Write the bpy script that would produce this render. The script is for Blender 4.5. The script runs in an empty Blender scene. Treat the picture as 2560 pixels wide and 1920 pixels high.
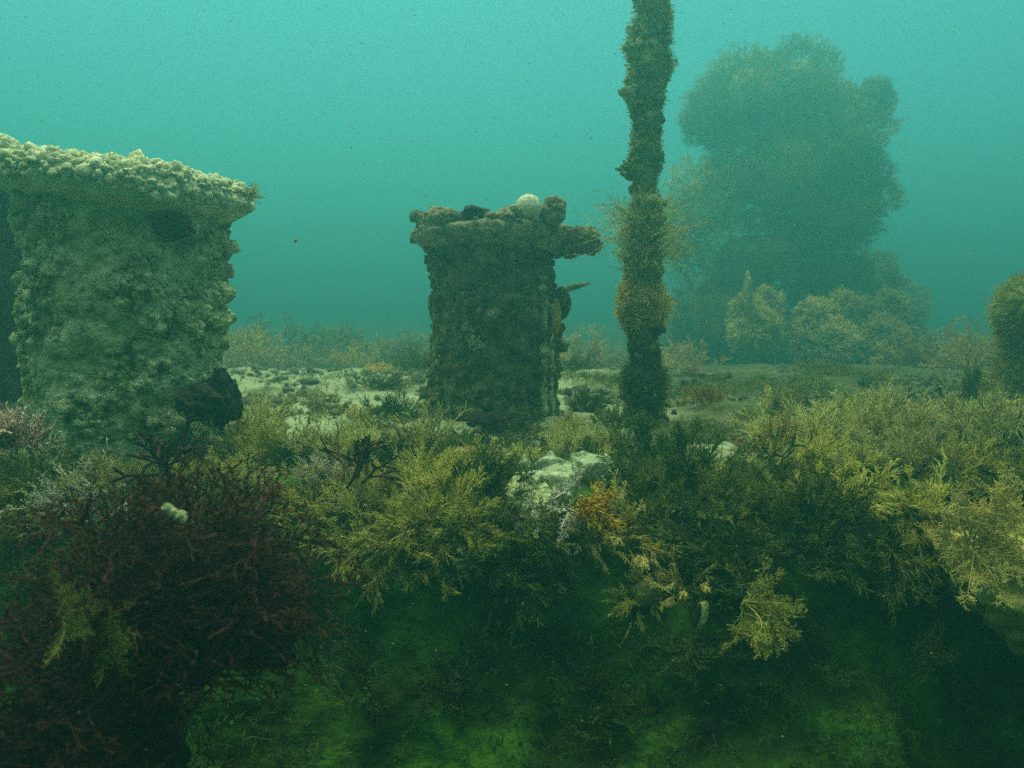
import bpy, math, random
import numpy as np
from mathutils import Vector, Matrix
from mathutils.bvhtree import BVHTree

SC = bpy.context.scene
COL = SC.collection
R = math.radians

# ------------------------------------------------------------------ camera, world, sun
PITCH = 5.5
LENS = 32.0
CAMZ = 0.53
FPX = LENS / 36.0 * 1024
cam_d = bpy.data.cameras.new("camera")
cam = bpy.data.objects.new("camera", cam_d)
COL.objects.link(cam)
cam.location = (0, 0, CAMZ)
cam.rotation_euler = (R(90 - PITCH), 0, 0)
cam_d.lens = LENS
cam_d.sensor_width = 36
cam_d.clip_start = 0.05
cam_d.clip_end = 300
cam_d.dof.use_dof = True
cam_d.dof.focus_distance = 2.8
cam_d.dof.aperture_fstop = 3.2
SC.camera = cam

SUN_EL, SUN_AZ = 68.0, -14.0       # ahead of the camera, a little to the left
world = bpy.data.worlds.new("World")
SC.world = world
world.use_nodes = True
nt = world.node_tree
for n in list(nt.nodes):
    nt.nodes.remove(n)
out = nt.nodes.new("ShaderNodeOutputWorld")
add = nt.nodes.new("ShaderNodeAddShader")
bg1 = nt.nodes.new("ShaderNodeBackground")
bg2 = nt.nodes.new("ShaderNodeBackground")
sky = nt.nodes.new("ShaderNodeTexSky")
sky.sky_type = 'NISHITA'
sky.sun_disc = False
sky.sun_elevation = R(SUN_EL)
sky.sun_rotation = R(SUN_AZ)
mul = nt.nodes.new("ShaderNodeMix")
mul.data_type = 'RGBA'
mul.blend_type = 'MULTIPLY'
mul.inputs[0].default_value = 1.0
mul.inputs[7].default_value = (0.12, 0.55, 0.42, 1)     # daylight filtered by the sea water
nt.links.new(sky.outputs[0], mul.inputs[6])
nt.links.new(mul.outputs[2], bg1.inputs[0])
bg1.inputs[1].default_value = 0.05
tc = nt.nodes.new("ShaderNodeTexCoord")
sep = nt.nodes.new("ShaderNodeSeparateXYZ")
nt.links.new(tc.outputs['Generated'], sep.inputs[0])
mad = nt.nodes.new("ShaderNodeMath")
mad.operation = 'MULTIPLY_ADD'
mad.inputs[1].default_value = 0.5
mad.inputs[2].default_value = 0.5
nt.links.new(sep.outputs[2], mad.inputs[0])
ramp = nt.nodes.new("ShaderNodeValToRGB")
els = ramp.color_ramp.elements
els[0].position = 0.0
els[0].color = (0.002, 0.006, 0.002, 1)
els[1].position = 1.0
els[1].color = (0.45, 1.0, 0.80, 1)
for p, c in ((0.40, (0.006, 0.025, 0.015, 1)), (0.48, (0.035, 0.20, 0.21, 1)), (0.55, (0.06, 0.31, 0.33, 1)),
             (0.66, (0.10, 0.38, 0.41, 1)), (0.80, (0.25, 0.6, 0.6, 1))):
    e = els.new(p)
    e.color = c
nt.links.new(mad.outputs[0], ramp.inputs[0])
# the water behind the diver (away from the sun) is darker
mr = nt.nodes.new("ShaderNodeMapRange")
mr.inputs[1].default_value = -0.8
mr.inputs[2].default_value = 0.7
mr.inputs[3].default_value = 0.0
mr.inputs[4].default_value = 1.0
nt.links.new(sep.outputs[1], mr.inputs[0])
tint = nt.nodes.new("ShaderNodeMix")
tint.data_type = 'RGBA'
tint.inputs[6].default_value = (1.3, 0.50, 0.18, 1)      # murky green light from behind the diver
tint.inputs[7].default_value = (1, 1, 1, 1)
wm = nt.nodes.new("ShaderNodeMix")
wm.data_type = 'RGBA'
wm.blend_type = 'MULTIPLY'
wm.inputs[0].default_value = 1.0
nt.links.new(mr.outputs[0], tint.inputs[0])
nt.links.new(ramp.outputs[0], wm.inputs[6])
nt.links.new(tint.outputs[2], wm.inputs[7])
nt.links.new(wm.outputs[2], bg2.inputs[0])
bg2.inputs[1].default_value = 1.0
nt.links.new(bg1.outputs[0], add.inputs[0])
nt.links.new(bg2.outputs[0], add.inputs[1])
nt.links.new(add.outputs[0], out.inputs[0])

sun_d = bpy.data.lights.new("sun", 'SUN')
sun = bpy.data.objects.new("sun", sun_d)
COL.objects.link(sun)
sun_d.energy = 5.0
sun_d.angle = R(70)
sun_d.color = (0.90, 1.0, 0.40)
_dir = Vector((math.sin(R(SUN_AZ)) * math.cos(R(SUN_EL)), math.cos(R(SUN_AZ)) * math.cos(R(SUN_EL)), math.sin(R(SUN_EL))))
sun.rotation_euler = _dir.to_track_quat('Z', 'Y').to_euler()
sun.location = _dir * 20

SC.view_settings.view_transform = 'Standard'
SC.view_settings.look = 'None'
SC.view_settings.gamma = 1
SC.view_settings.exposure = 0.12
SC.cycles.use_denoising = False
SC.cycles.use_adaptive_sampling = True
SC.cycles.adaptive_min_samples = 32
SC.cycles.adaptive_threshold = 0.05
SC.cycles.max_bounces = 5
SC.cycles.volume_bounces = 0
SC.cycles.sample_clamp_indirect = 3

# ------------------------------------------------------------------ noise
def _hash(ix, iy, iz, seed):
    h = (ix.astype(np.uint32) * np.uint32(374761393) + iy.astype(np.uint32) * np.uint32(668265263)
         + iz.astype(np.uint32) * np.uint32(2147483647 & 1274126177) + np.uint32(seed * 974711 & 0xffffffff))
    h = (h ^ (h >> np.uint32(13))) * np.uint32(1274126177)
    h = (h ^ (h >> np.uint32(16))) * np.uint32(2246822519)
    h = h ^ (h >> np.uint32(15))
    return h.astype(np.float64) / 4294967295.0

def vnoise(P, s, seed=0):
    Q = P / s
    I = np.floor(Q).astype(np.int64)
    f = Q - I
    f = f * f * (3 - 2 * f)
    r = 0
    for dx in (0, 1):
        wx = f[:, 0] if dx else 1 - f[:, 0]
        for dy in (0, 1):
            wy = f[:, 1] if dy else 1 - f[:, 1]
            for dz in (0, 1):
                wz = f[:, 2] if dz else 1 - f[:, 2]
                r = r + wx * wy * wz * _hash(I[:, 0] + dx, I[:, 1] + dy, I[:, 2] + dz, seed)
    return r * 2 - 1

def fbm(P, s, oct=4, seed=0):
    a, t, r = 1.0, 0, 0
    for k in range(oct):
        r = r + a * vnoise(P, s, seed + k * 17)
        t += a
        a *= 0.5
        s *= 0.5
    return r / t

def worley(P, s, seed=0):
    Q = P / s
    I = np.floor(Q).astype(np.int64)
    best = np.full(len(P), 9.0)
    for dx in (-1, 0, 1):
        for dy in (-1, 0, 1):
            for dz in (-1, 0, 1):
                J = I + np.array([dx, dy, dz])
                c = np.stack([J[:, k] + _hash(J[:, 0], J[:, 1], J[:, 2], seed + 101 * (k + 1)) for k in range(3)], 1)
                d = np.linalg.norm(c - Q, axis=1)
                best = np.minimum(best, d)
    return np.clip(best, 0, 1)

def bubbly(P, s, seed=0):
    w = worley(P, s, seed)
    return np.sqrt(np.clip(1 - w * w, 0, 1))

def norm(v):
    return v / np.maximum(np.linalg.norm(v, axis=-1, keepdims=True), 1e-9)

# ------------------------------------------------------------------ materials
MATS = {}
def material(name, cols, scale=8.0, rough=0.9, bump=0.0, bscale=60.0, trans=0.0, vary=0.25, spots=None, strand=False, detail=6):
    m = bpy.data.materials.new(name)
    m.use_nodes = True
    t = m.node_tree
    for n in list(t.nodes):
        t.nodes.remove(n)
    N, L = t.nodes.new, t.links.new
    o = N("ShaderNodeOutputMaterial")
    b = N("ShaderNodeBsdfPrincipled")
    b.inputs['Roughness'].default_value = rough
    b.inputs['Specular IOR Level'].default_value = 0.15
    tc = N("ShaderNodeTexCoord")
    oi = N("ShaderNodeObjectInfo")
    sh = N("ShaderNodeVectorMath"); sh.operation = 'MULTIPLY_ADD'
    L(oi.outputs['Random'], sh.inputs[0]); sh.inputs[1].default_value = (7, 5, 3)
    L(tc.outputs['Object'], sh.inputs[2])
    nz = N("ShaderNodeTexNoise")
    nz.inputs['Scale'].default_value = scale
    nz.inputs['Detail'].default_value = detail
    nz.inputs['Roughness'].default_value = 0.65
    L(sh.outputs[0], nz.inputs['Vector'])
    fac = nz.outputs[0]
    if strand:
        at = N("ShaderNodeAttribute"); at.attribute_name = "rnd"
        mx = N("ShaderNodeMath"); mx.operation = 'MULTIPLY_ADD'
        L(at.outputs['Fac'], mx.inputs[0]); mx.inputs[1].default_value = 0.35
        ad = N("ShaderNodeMath"); ad.operation = 'ADD'; ad.inputs[1].default_value = -0.175
        L(fac, ad.inputs[0]); L(ad.outputs[0], mx.inputs[2])
        fac = mx.outputs[0]
    rp = N("ShaderNodeValToRGB")
    e = rp.color_ramp.elements
    n = len(cols)
    for k, c in enumerate(cols):
        p = 0.32 + 0.36 * k / max(1, n - 1)
        if k == 0:
            el = e[0]; el.position = p
        elif k == n - 1:
            el = e[len(e) - 1]; el.position = p
        else:
            el = e.new(p)
        el.color = (*c, 1)
    L(fac, rp.inputs[0])
    col = rp.outputs[0]
    if spots:
        sc_, c_, th = spots
        n2 = N("ShaderNodeTexNoise"); n2.inputs['Scale'].default_value = sc_; n2.inputs['Detail'].default_value = 4
        L(sh.outputs[0], n2.inputs['Vector'])
        r2 = N("ShaderNodeValToRGB")
        r2.color_ramp.elements[0].position = th; r2.color_ramp.elements[1].position = th + 0.07
        L(n2.outputs[0], r2.inputs[0])
        mm = N("ShaderNodeMix"); mm.data_type = 'RGBA'
        L(r2.outputs[0], mm.inputs[0]); L(col, mm.inputs[6]); mm.inputs[7].default_value = (*c_, 1)
        col = mm.outputs[2]
    hs = N("ShaderNodeHueSaturation")
    v = N("ShaderNodeMapRange"); v.inputs[3].default_value = 1 - vary; v.inputs[4].default_value = 1 + vary
    L(oi.outputs['Random'], v.inputs[0]); L(v.outputs[0], hs.inputs['Value'])
    L(col, hs.inputs['Color'])
    L(hs.outputs[0], b.inputs['Base Color'])
    if bump:
        bn = N("ShaderNodeTexNoise"); bn.inputs['Scale'].default_value = bscale; bn.inputs['Detail'].default_value = 5
        L(tc.outputs['Object'], bn.inputs['Vector'])
        bp = N("ShaderNodeBump"); bp.inputs['Strength'].default_value = bump; bp.inputs['Distance'].default_value = 0.02
        L(bn.outputs[0], bp.inputs['Height']); L(bp.outputs[0], b.inputs['Normal'])
    if trans:
        tr = N("ShaderNodeBsdfTranslucent")
        L(hs.outputs[0], tr.inputs[0])
        ms = N("ShaderNodeMixShader"); ms.inputs[0].default_value = trans
        L(b.outputs[0], ms.inputs[1]); L(tr.outputs[0], ms.inputs[2]); L(ms.outputs[0], o.inputs[0])
    else:
        L(b.outputs[0], o.inputs[0])
    MATS[name] = m
    return m

material('crust_pale', [(.10, .14, .05), (.48, .50, .30), (.86, .85, .66)], 16, bump=.9, bscale=90, vary=.05)
material('crust_white', [(.42, .44, .33), (.68, .68, .55), (.8, .78, .66)], 18, bump=.5, bscale=90, vary=.05)
material('crust_dark', [(.04, .045, .02), (.14, .14, .07), (.34, .31, .19)], 18, bump=.8, bscale=80, vary=.05,
         spots=(26, (.36, .36, .22), .66))
material('crust_pink', [(.06, .06, .045), (.25, .22, .16), (.52, .46, .36)], 30, bump=.7, bscale=90, vary=.05)
material('crust_green', [(.05, .06, .02), (.16, .17, .06), (.32, .33, .14)], 14, bump=.7, bscale=80, vary=.1)
material('crust_olive', [(.08, .10, .04), (.26, .29, .15), (.52, .54, .34)], 18, bump=.8, bscale=90, vary=.05)
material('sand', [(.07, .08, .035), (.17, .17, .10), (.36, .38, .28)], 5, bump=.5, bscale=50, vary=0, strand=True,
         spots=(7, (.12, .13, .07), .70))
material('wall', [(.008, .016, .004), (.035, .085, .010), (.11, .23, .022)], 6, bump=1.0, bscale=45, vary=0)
material('rock', [(.04, .04, .03), (.13, .12, .09), (.24, .22, .16)], 14, bump=.8, bscale=60)
material('rock_dark', [(.015, .014, .012), (.04, .035, .03), (.08, .06, .05)], 16, bump=.8, bscale=60)
material('mauve', [(.16, .10, .12), (.34, .22, .24), (.42, .32, .30)], 20, bump=.5, bscale=60)
material('algae_ochre', [(.42, .38, .07), (.70, .64, .18), (.86, .80, .36)], 20, trans=.4, strand=True)
material('algae_pale', [(.46, .45, .17), (.70, .66, .32), (.85, .82, .5)], 20, trans=.4, strand=True)
material('algae_olive', [(.12, .14, .03), (.27, .29, .07), (.46, .45, .15)], 16, trans=.35, strand=True)
material('algae_green', [(.04, .07, .014), (.10, .16, .04), (.22, .29, .09)], 16, trans=.25, strand=True)  # green algae, darkened to hold the shade between the pale tufts
material('algae_brown', [(.22, .15, .03), (.42, .29, .06), (.58, .43, .12)], 16, trans=.3, strand=True)
material('algae_tan', [(.50, .40, .12), (.74, .60, .22), (.88, .76, .38)], 16, trans=.25, strand=True)
material('algae_orange', [(.70, .36, .015), (.88, .52, .02), (.95, .68, .06)], 16, trans=.25, strand=True)
material('algae_white', [(.40, .36, .34), (.62, .56, .52), (.76, .70, .66)], 20, trans=.15, strand=True)
material('coral_red', [(.018, .007, .008), (.05, .015, .016), (.12, .038, .036)], 30, rough=.8, strand=True, bump=.4, bscale=150)
material('coral_pink', [(.34, .22, .20), (.58, .42, .38), (.74, .60, .54)], 30, rough=.8, strand=True)
material('yellow_sponge', [(.22, .20, .02), (.46, .40, .03), (.66, .58, .07)], 20, bump=.8, bscale=100)
material('white_sponge', [(.12, .16, .08), (.42, .46, .36), (.66, .68, .58)], 22, bump=.6, bscale=70)
material('slab_tan', [(.14, .12, .03), (.46, .37, .12), (.70, .58, .22)], 14, bump=.9, bscale=50)
material('shell', [(.12, .13, .06), (.32, .32, .16), (.50, .50, .34)], 25, bump=.4, bscale=90)
material('shell_shade', [(.02, .03, .02), (.05, .06, .04)], 25, bump=.2, bscale=90)  # near-black, standing for the shade within the gaping shell
material('urchin_white', [(.78, .76, .66), (.86, .84, .76), (.92, .90, .84)], 30, bump=.6, bscale=180)
material('snow', [(.25, .25, .15), (.5, .5, .36)], 3)
material('far_bush', [(.36, .27, .10), (.72, .55, .20), (.92, .76, .36)], 2.0, trans=.5, strand=True)
material('far_fan', [(.5, .42, .16), (.75, .65, .28), (.9, .82, .42)], 2.5, trans=.3, strand=True)
material('bush_shade_core', [(.16, .13, .05), (.36, .29, .12), (.55, .46, .2)], 3.0, bump=.5, bscale=20)  # frond hue darkened to carry the shade inside the crown

# ------------------------------------------------------------------ mesh accumulation
class Acc:
    def __init__(s):
        s.V, s.Q, s.r, s.n = [], [], [], 0
    def add(s, V, Q, rnd=None):
        s.V.append(V); s.Q.append(Q + s.n); s.n += len(V)
        s.r.append(np.full(len(V), .5) if rnd is None else rnd)
        return s
    def mesh(s, name, mat, smooth=True):
        V = np.concatenate(s.V); Q = np.concatenate(s.Q); r = np.concatenate(s.r)
        me = bpy.data.meshes.new(name)
        me.vertices.add(len(V)); me.vertices.foreach_set('co', V.astype(np.float32).ravel())
        k = Q.shape[1]
        me.loops.add(Q.size); me.loops.foreach_set('vertex_index', Q.astype(np.int32).ravel())
        me.polygons.add(len(Q)); me.polygons.foreach_set('loop_start', np.arange(0, Q.size, k, dtype=np.int32))
        if smooth:
            me.polygons.foreach_set('use_smooth', np.ones(len(Q), bool))
        a = me.attributes.new('rnd', 'FLOAT', 'POINT'); a.data.foreach_set('value', r.astype(np.float32))
        me.update(calc_edges=True)
        me.materials.append(MATS[mat])
        return me

def link(name, me, parent=None):
    o = bpy.data.objects.new(name, me)
    COL.objects.link(o)
    if parent:
        o.parent = parent
    return o

def tag(o, label, cat, group=None, kind=None):
    o['label'] = label; o['category'] = cat
    if group: o['group'] = group
    if kind: o['kind'] = kind
    return o

def empty(name, loc, label, cat, group=None):
    o = bpy.data.objects.new(name, None)
    COL.objects.link(o); o.location = loc
    o.empty_display_size = 0.05
    return tag(o, label, cat, group)

def grid_quads(nu, nv, wrap=False):
    i = np.arange(nu if wrap else nu - 1)[:, None]
    j = np.arange(nv - 1)[None, :]
    i2 = (i + 1) % nu
    return np.stack(np.broadcast_arrays(i * nv + j, i2 * nv + j, i2 * nv + j + 1, i * nv + j + 1), -1).reshape(-1, 4)

def ico(sub=1):
    import bmesh
    bm = bmesh.new()
    bmesh.ops.create_icosphere(bm, subdivisions=sub, radius=1)
    V = np.array([v.co[:] for v in bm.verts])
    F = np.array([[v.index for v in f.verts] for f in bm.faces])
    bm.free()
    return V, F
ICO = {k: ico(k) for k in (1, 2, 3, 4, 5, 6)}
def tri4(F):
    return np.concatenate([F, F[:, 2:3]], 1)

def sphere_quads(n=24):
    """cube sphere: all quads"""
    V, Q, c = [], [], 0
    t = np.tan(np.linspace(-math.pi / 4, math.pi / 4, n + 1))
    a, b = np.meshgrid(t, t, indexing='ij')
    for ax in range(3):
        for s in (-1, 1):
            p = np.zeros((n + 1, n + 1, 3))
            p[..., ax] = s
            p[..., (ax + 1) % 3] = a
            p[..., (ax + 2) % 3] = b * s
            V.append(norm(p.reshape(-1, 3))); Q.append(grid_quads(n + 1, n + 1) + c); c += (n + 1) ** 2
    V = np.concatenate(V); Q = np.concatenate(Q)
    key = np.round(V, 5)
    _, idx, inv = np.unique(key, axis=0, return_index=True, return_inverse=True)
    return V[idx], inv.ravel()[Q]
SPH = {n: sphere_quads(n) for n in (2, 3, 6, 16, 40)}

def lump(acc, c, r, n=16, amp=.25, s=.6, seed=0, bub=0.0, fine=.05):
    V, Q = SPH[n]
    r = np.array(r) if np.ndim(r) else np.array([r, r, r])
    d = 1 + amp * fbm(V * 1.0 + seed, s, 3, seed) + fine * fbm(V + seed, s * .2, 2, seed + 3)
    if bub:
        d = d + bub * (bubbly(V + seed, s * .5, seed) - .5)
    acc.add(V * d[:, None] * r + np.array(c), Q, np.full(len(V), (seed * .37) % 1))

def nodules(acc, P, Nn, rad, rng, n=3, flat=.7):
    V, Q = SPH[n]
    k = len(P)
    sc = rng.uniform(.75, 1.25, (k, 1, 3)) * rad[:, None, None]
    W = V[None] * sc
    jit = 1 + .18 * rng.normal(size=(k, len(V), 1))
    W = W * jit + P[:, None] + Nn[:, None] * (rad[:, None, None] * (flat - .5))
    QQ = Q[None] + (np.arange(k) * len(V))[:, None, None]
    acc.add(W.reshape(-1, 3), QQ.reshape(-1, 4), np.repeat(rng.random(k), len(V)))

# ---- strands
def poly(root, d, L, nseg, curl, grav, rng):
    n = len(root)
    pts = np.zeros((n, nseg + 1, 3)); pts[:, 0] = root
    d = norm(d); p = root.copy(); g = np.array(grav)
    cv = rng.normal(0, curl, (n, 3))
    for i in range(nseg):
        d = norm(d + cv * .5 + rng.normal(0, curl, (n, 3)) * .6 + g)
        p = p + d * (L / nseg)[:, None]
        pts[:, i + 1] = p
    return pts

def tubes(acc, pts, w, rng, k=3, taper=None, rnd=None, knob=0.0):
    n, S, _ = pts.shape
    t = np.gradient(pts, axis=1); t = norm(t)
    ref = norm(rng.normal(size=(n, 1, 3)))
    a = norm(np.cross(t, np.broadcast_to(ref, t.shape)))
    b = np.cross(t, a)
    if taper is None:
        taper = np.linspace(1, .35, S)
    rad = np.asarray(w).reshape(-1, 1) * taper[None]
    if knob:
        rad = rad * (1 + knob * rng.normal(size=rad.shape))
    rad = np.abs(rad)
    ang = np.arange(k) * 2 * math.pi / k
    V = pts[:, :, None] + rad[..., None, None] * (a[:, :, None] * np.cos(ang)[None, None, :, None] + b[:, :, None] * np.sin(ang)[None, None, :, None])
    i = np.arange(S - 1)[:, None]; j = np.arange(k)[None]; j2 = (j + 1) % k
    q = np.stack(np.broadcast_arrays(i * k + j, i * k + j2, (i + 1) * k + j2, (i + 1) * k + j), -1).reshape(-1, 4)
    Q = q[None] + (np.arange(n) * S * k)[:, None, None]
    if rnd is None:
        rnd = rng.random(n)
    acc.add(V.reshape(-1, 3), Q.reshape(-1, 4), np.repeat(rnd, S * k))

def kids(pts, m, rng, t0=.15, t1=1.0, ang=45, plane=None, jit=.25):
    n, S, _ = pts.shape
    t = rng.uniform(t0, t1, (n, m)) * (S - 1)
    i = np.minimum(t.astype(int), S - 2); f = (t - i)[..., None]
    ii = np.arange(n)[:, None]
    p = pts[ii, i] * (1 - f) + pts[ii, i + 1] * f
    tg = norm(pts[ii, i + 1] - pts[ii, i])
    if plane is None:
        q = norm(np.cross(tg, rng.normal(size=tg.shape)))
    else:
        q = norm(np.cross(tg, np.broadcast_to(np.array(plane), tg.shape))) * rng.choice([-1, 1], (n, m, 1))
        q = q + rng.normal(0, jit, q.shape) * .3
    A = R(ang)
    d = tg * math.cos(A) + q * math.sin(A)
    frac = (t / (S - 1)).reshape(-1)
    return p.reshape(-1, 3), d.reshape(-1, 3), frac

def hemi(n, rng, spread):
    """directions round +Z"""
    th = rng.uniform(0, 2 * math.pi, n)
    a = np.sqrt(rng.random(n)) * R(spread)
    return np.stack([np.sin(a) * np.cos(th), np.sin(a) * np.sin(th), np.cos(a)], 1)

def brush(seed, n0=26, L=.12, spread=65, base=.03, lv=((19, .44, 23), (5, .5, 22)), w=.0013, curl=.13, grav=(.05, .02, 0), nseg=5, acc=None,
          origin=None, taperfloor=.35):
    rng = np.random.default_rng(seed)
    acc = acc or Acc()
    d = hemi(n0, rng, spread)
    root = np.stack([rng.normal(0, base, n0), rng.normal(0, base, n0), np.zeros(n0)], 1)
    if origin is not None:
        root = root + np.array(origin)
    ln = L * rng.uniform(.55, 1.1, n0)
    pts = poly(root, d, ln, nseg, curl * .7, grav, rng)
    tubes(acc, pts, w * 1.15, rng, 3)
    cur, cl = pts, ln
    ww = w
    for (m, ratio, ang) in lv:
        p, dd, fr = kids(cur, m, rng, .2, 1, ang)
        l = np.repeat(cl, m) * ratio * rng.uniform(.6, 1.2, len(p)) * (1.15 - .6 * fr)
        cur = poly(p, dd, l, 3, curl, grav, rng); cl = l
        tubes(acc, cur, ww, rng, 3, taper=np.linspace(1, .4, 4))
        ww *= .85
    return acc

def pinnate(seed, n=7, L=.16, w=.0013, lv=18, ratio=.32, ang=50, spreadx=55, thick=.35, curl=.12, grav=(0, 0, -.02), sub=5):
    """flat fan of feathery fronds in the XZ plane"""
    rng = np.random.default_rng(seed); acc = Acc()
    a = np.linspace(-R(spreadx), R(spreadx), n) + rng.normal(0, .1, n)
    d = np.stack([np.sin(a), rng.normal(0, thick * .4, n), np.cos(a)], 1)
    root = np.stack([rng.normal(0, .008, n), rng.normal(0, .008, n), np.zeros(n)], 1)
    ln = L * rng.uniform(.7, 1.1, n)
    pts = poly(root, d, ln, 8, curl, grav, rng)
    tubes(acc, pts, w * 1.6, rng, 4)
    p, dd, fr = kids(pts, lv, rng, .15, 1, ang, plane=(0, 1, 0), jit=.6)
    l = np.repeat(ln, lv) * ratio * rng.uniform(.6, 1.1, len(p)) * (1.2 - .8 * fr)
    c = poly(p, dd, l, 4, curl, grav, rng)
    tubes(acc, c, w, rng, 3)
    if sub:
        p, dd, fr = kids(c, sub, rng, .2, 1, 45, plane=(0, 1, 0), jit=.6)
        l = np.repeat(l, sub) * .4 * rng.uniform(.6, 1.1, len(p))
        tubes(acc, poly(p, dd, l, 2, curl, grav, rng), w * .8, rng, 3, taper=np.array([1, .9, .5]))
    return acc

def forked(seed, n0=6, L=.05, gens=5, ang=28, w=.005, spread=70, flat=1.0, grav=(0, 0, 0), accs=None, decay=.9, knob=.12, base=.01, k=5, up=None):
    """stiff forking branches with blunt tips; returns one Acc per first branch"""
    rng = np.random.default_rng(seed); res = []
    d0 = hemi(n0, rng, spread)
    if up is not None:
        d0 = norm(d0 + np.array(up))
    for i in range(n0):
        acc = Acc()
        root = rng.normal(0, base, (1, 3)); d = d0[i:i + 1]; l = L * rng.uniform(.8, 1.3); ww = w * 1.25
        for g in range(gens):
            ln = np.full(len(root), l) * rng.uniform(.6, 1.25, len(root))
            pts = poly(root, d, ln, 4, .12, grav, rng)
            tp = np.array([1.0, .92, .9, .92, .98]) if g < gens - 1 else np.array([1.0, .95, .95, 1.0, .55])
            tubes(acc, pts, ww, rng, k, taper=tp, knob=knob)
            tips = pts[:, -1]; tg = norm(pts[:, -1] - pts[:, -2])
            V, Q = SPH[2]
            W = V[None] * (ww * (.98 if g < gens - 1 else .75)) + tips[:, None]
            acc.add(W.reshape(-1, 3), (Q[None] + (np.arange(len(tips)) * len(V))[:, None, None]).reshape(-1, 4), np.repeat(rng.random(len(tips)), len(V)))
            q = norm(np.cross(tg, rng.normal(size=tg.shape)) * np.array([1, flat, 1]))
            A = R(ang) * rng.uniform(.5, 1.3, (len(tips), 1))
            B = R(ang) * rng.uniform(.5, 1.3, (len(tips), 1))
            d = np.concatenate([tg * np.cos(A) + q * np.sin(A), tg * np.cos(B) - q * np.sin(B)])
            root = np.concatenate([tips, tips])
            keep = rng.random(len(root)) < (1.0 if g < 2 else .82)
            if keep.sum() == 0: break
            d, root = d[keep], root[keep]
            l *= decay; ww *= .9
        res.append(acc)
    return res

# ------------------------------------------------------------------ pixels to rays (photo seen at 2212 x 1659)
def ray(X, Y):
    k = 1024 / 2212
    u = (X * k - 512) / FPX; v = -(Y * k - 384) / FPX
    p = R(PITCH)
    d = np.array([u, math.cos(p) + v * math.sin(p), -math.sin(p) + v * math.cos(p)])
    return d
def at(X, Y, y):
    d = ray(X, Y)
    return np.array([0, 0, CAMZ]) + d * (y / d[1])
def mpp(y):           # metres per pixel of the 2212 view at distance y
    return y / FPX * 1024 / 2212

# ------------------------------------------------------------------ ground and wall
xs = np.concatenate([-np.geomspace(3.2, 90, 46)[::-1], np.linspace(-3.15, 3.15, 400), np.geomspace(3.2, 90, 46)])
def sm(a, b, x):
    t = np.clip((x - a) / (b - a), 0, 1)
    return t * t * (3 - 2 * t)
def edge_y(x):
    return 2.86 + .06 * np.sin(x * 3.1 + 1) - .10 * sm(.2, 1.2, x) + .05 * np.sin(x * 7)
# deck / seabed
ys = np.concatenate([np.linspace(0, 3.4, 210), 3.4 + np.geomspace(.03, 100, 130)])
X, T = np.meshgrid(xs, ys, indexing='ij')
Yg = edge_y(np.clip(X, -4, 4)) + T
P = np.stack([X, Yg, np.zeros_like(X)], -1).reshape(-1, 3)
def deck_z(P):
    x, y = P[:, 0], P[:, 1]
    z = .05 * fbm(P, .9, 3, 3) + .022 * fbm(P, .16, 3, 5)
    z += .035 * np.clip(fbm(P, .34, 3, 9), 0, 1)
    z += .018 * bubbly(P * np.array([1, .55, 1]), .12, 12) * sm(-.1, .5, fbm(P, .7, 2, 31))
    z -= .42 * sm(6.0, 11., y) + .004 * np.clip(y - 9, 0, 90)
    z += .25 * fbm(P, 4., 2, 41) * sm(8, 14, y)
    z -= .05 * sm(.25, 0., (y - edge_y(np.clip(x, -4, 4))))
    return z
P[:, 2] = deck_z(P)
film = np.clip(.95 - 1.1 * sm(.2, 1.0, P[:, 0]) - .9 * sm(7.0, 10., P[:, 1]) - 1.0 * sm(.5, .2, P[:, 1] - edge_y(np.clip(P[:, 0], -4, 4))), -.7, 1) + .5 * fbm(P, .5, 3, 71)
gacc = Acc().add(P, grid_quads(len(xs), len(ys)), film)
g = link('seabed', gacc.mesh('seabed', 'sand')); g['kind'] = 'structure'
GP = P
DECK_BVH = BVHTree.FromPolygons([tuple(v) for v in P], grid_quads(len(xs), len(ys)).tolist())

# wall below the edge
prof = np.array([(0, 0), (-.10, -.02), (-.22, -.06), (-.34, -.12), (-.41, -.19), (-.43, -.28), (-.44, -.38), (-.48, -.48), (-.56, -.58), (-.70, -.68), (-.95, -.82),
                 (-1.3, -1.0), (-2.0, -1.25), (-4., -1.5), (-9, -1.9), (-30, -2.6)])
sl = np.concatenate([[0], np.cumsum(np.hypot(*np.diff(prof, axis=0).T))])
sv = np.concatenate([np.linspace(0, 1.9, 190), np.geomspace(1.92, sl[-1], 40)])
py_ = np.interp(sv, sl, prof[:, 0]); pz_ = np.interp(sv, sl, prof[:, 1])
xw = xs[(xs > -40) & (xs < 40)]
X, S = np.meshgrid(xw, sv, indexing='ij')
Yw = edge_y(np.clip(X, -4, 4)) + py_[None]
Zw = np.broadcast_to(pz_[None], X.shape).copy()
rec = sm(.75, 1.5, X) * sm(.12, .45, S)
Yw = Yw + rec * (.28 + .4 * sm(.4, 1.5, S)); Zw = Zw - rec * .3 * sm(.5, 1.5, S)
Pw = np.stack([X, Yw, Zw], -1).reshape(-1, 3)
fade = sm(0, .10, S).reshape(-1)
dn = norm(np.stack([np.zeros(len(Pw)), -np.ones(len(Pw)), np.full(len(Pw), .5)], 1))
disp = .16 * fbm(Pw, .42, 3, 21) + .09 * bubbly(Pw, .22, 23) + .035 * fbm(Pw, .1, 3, 25) + .02 * bubbly(Pw, .07, 27)
Pw = Pw + dn * (disp * fade)[:, None]
e0 = np.isclose(S.reshape(-1), 0)
Pe = np.stack([Pw[:, 0], edge_y(np.clip(Pw[:, 0], -4, 4)), np.zeros(len(Pw))], 1)
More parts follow.
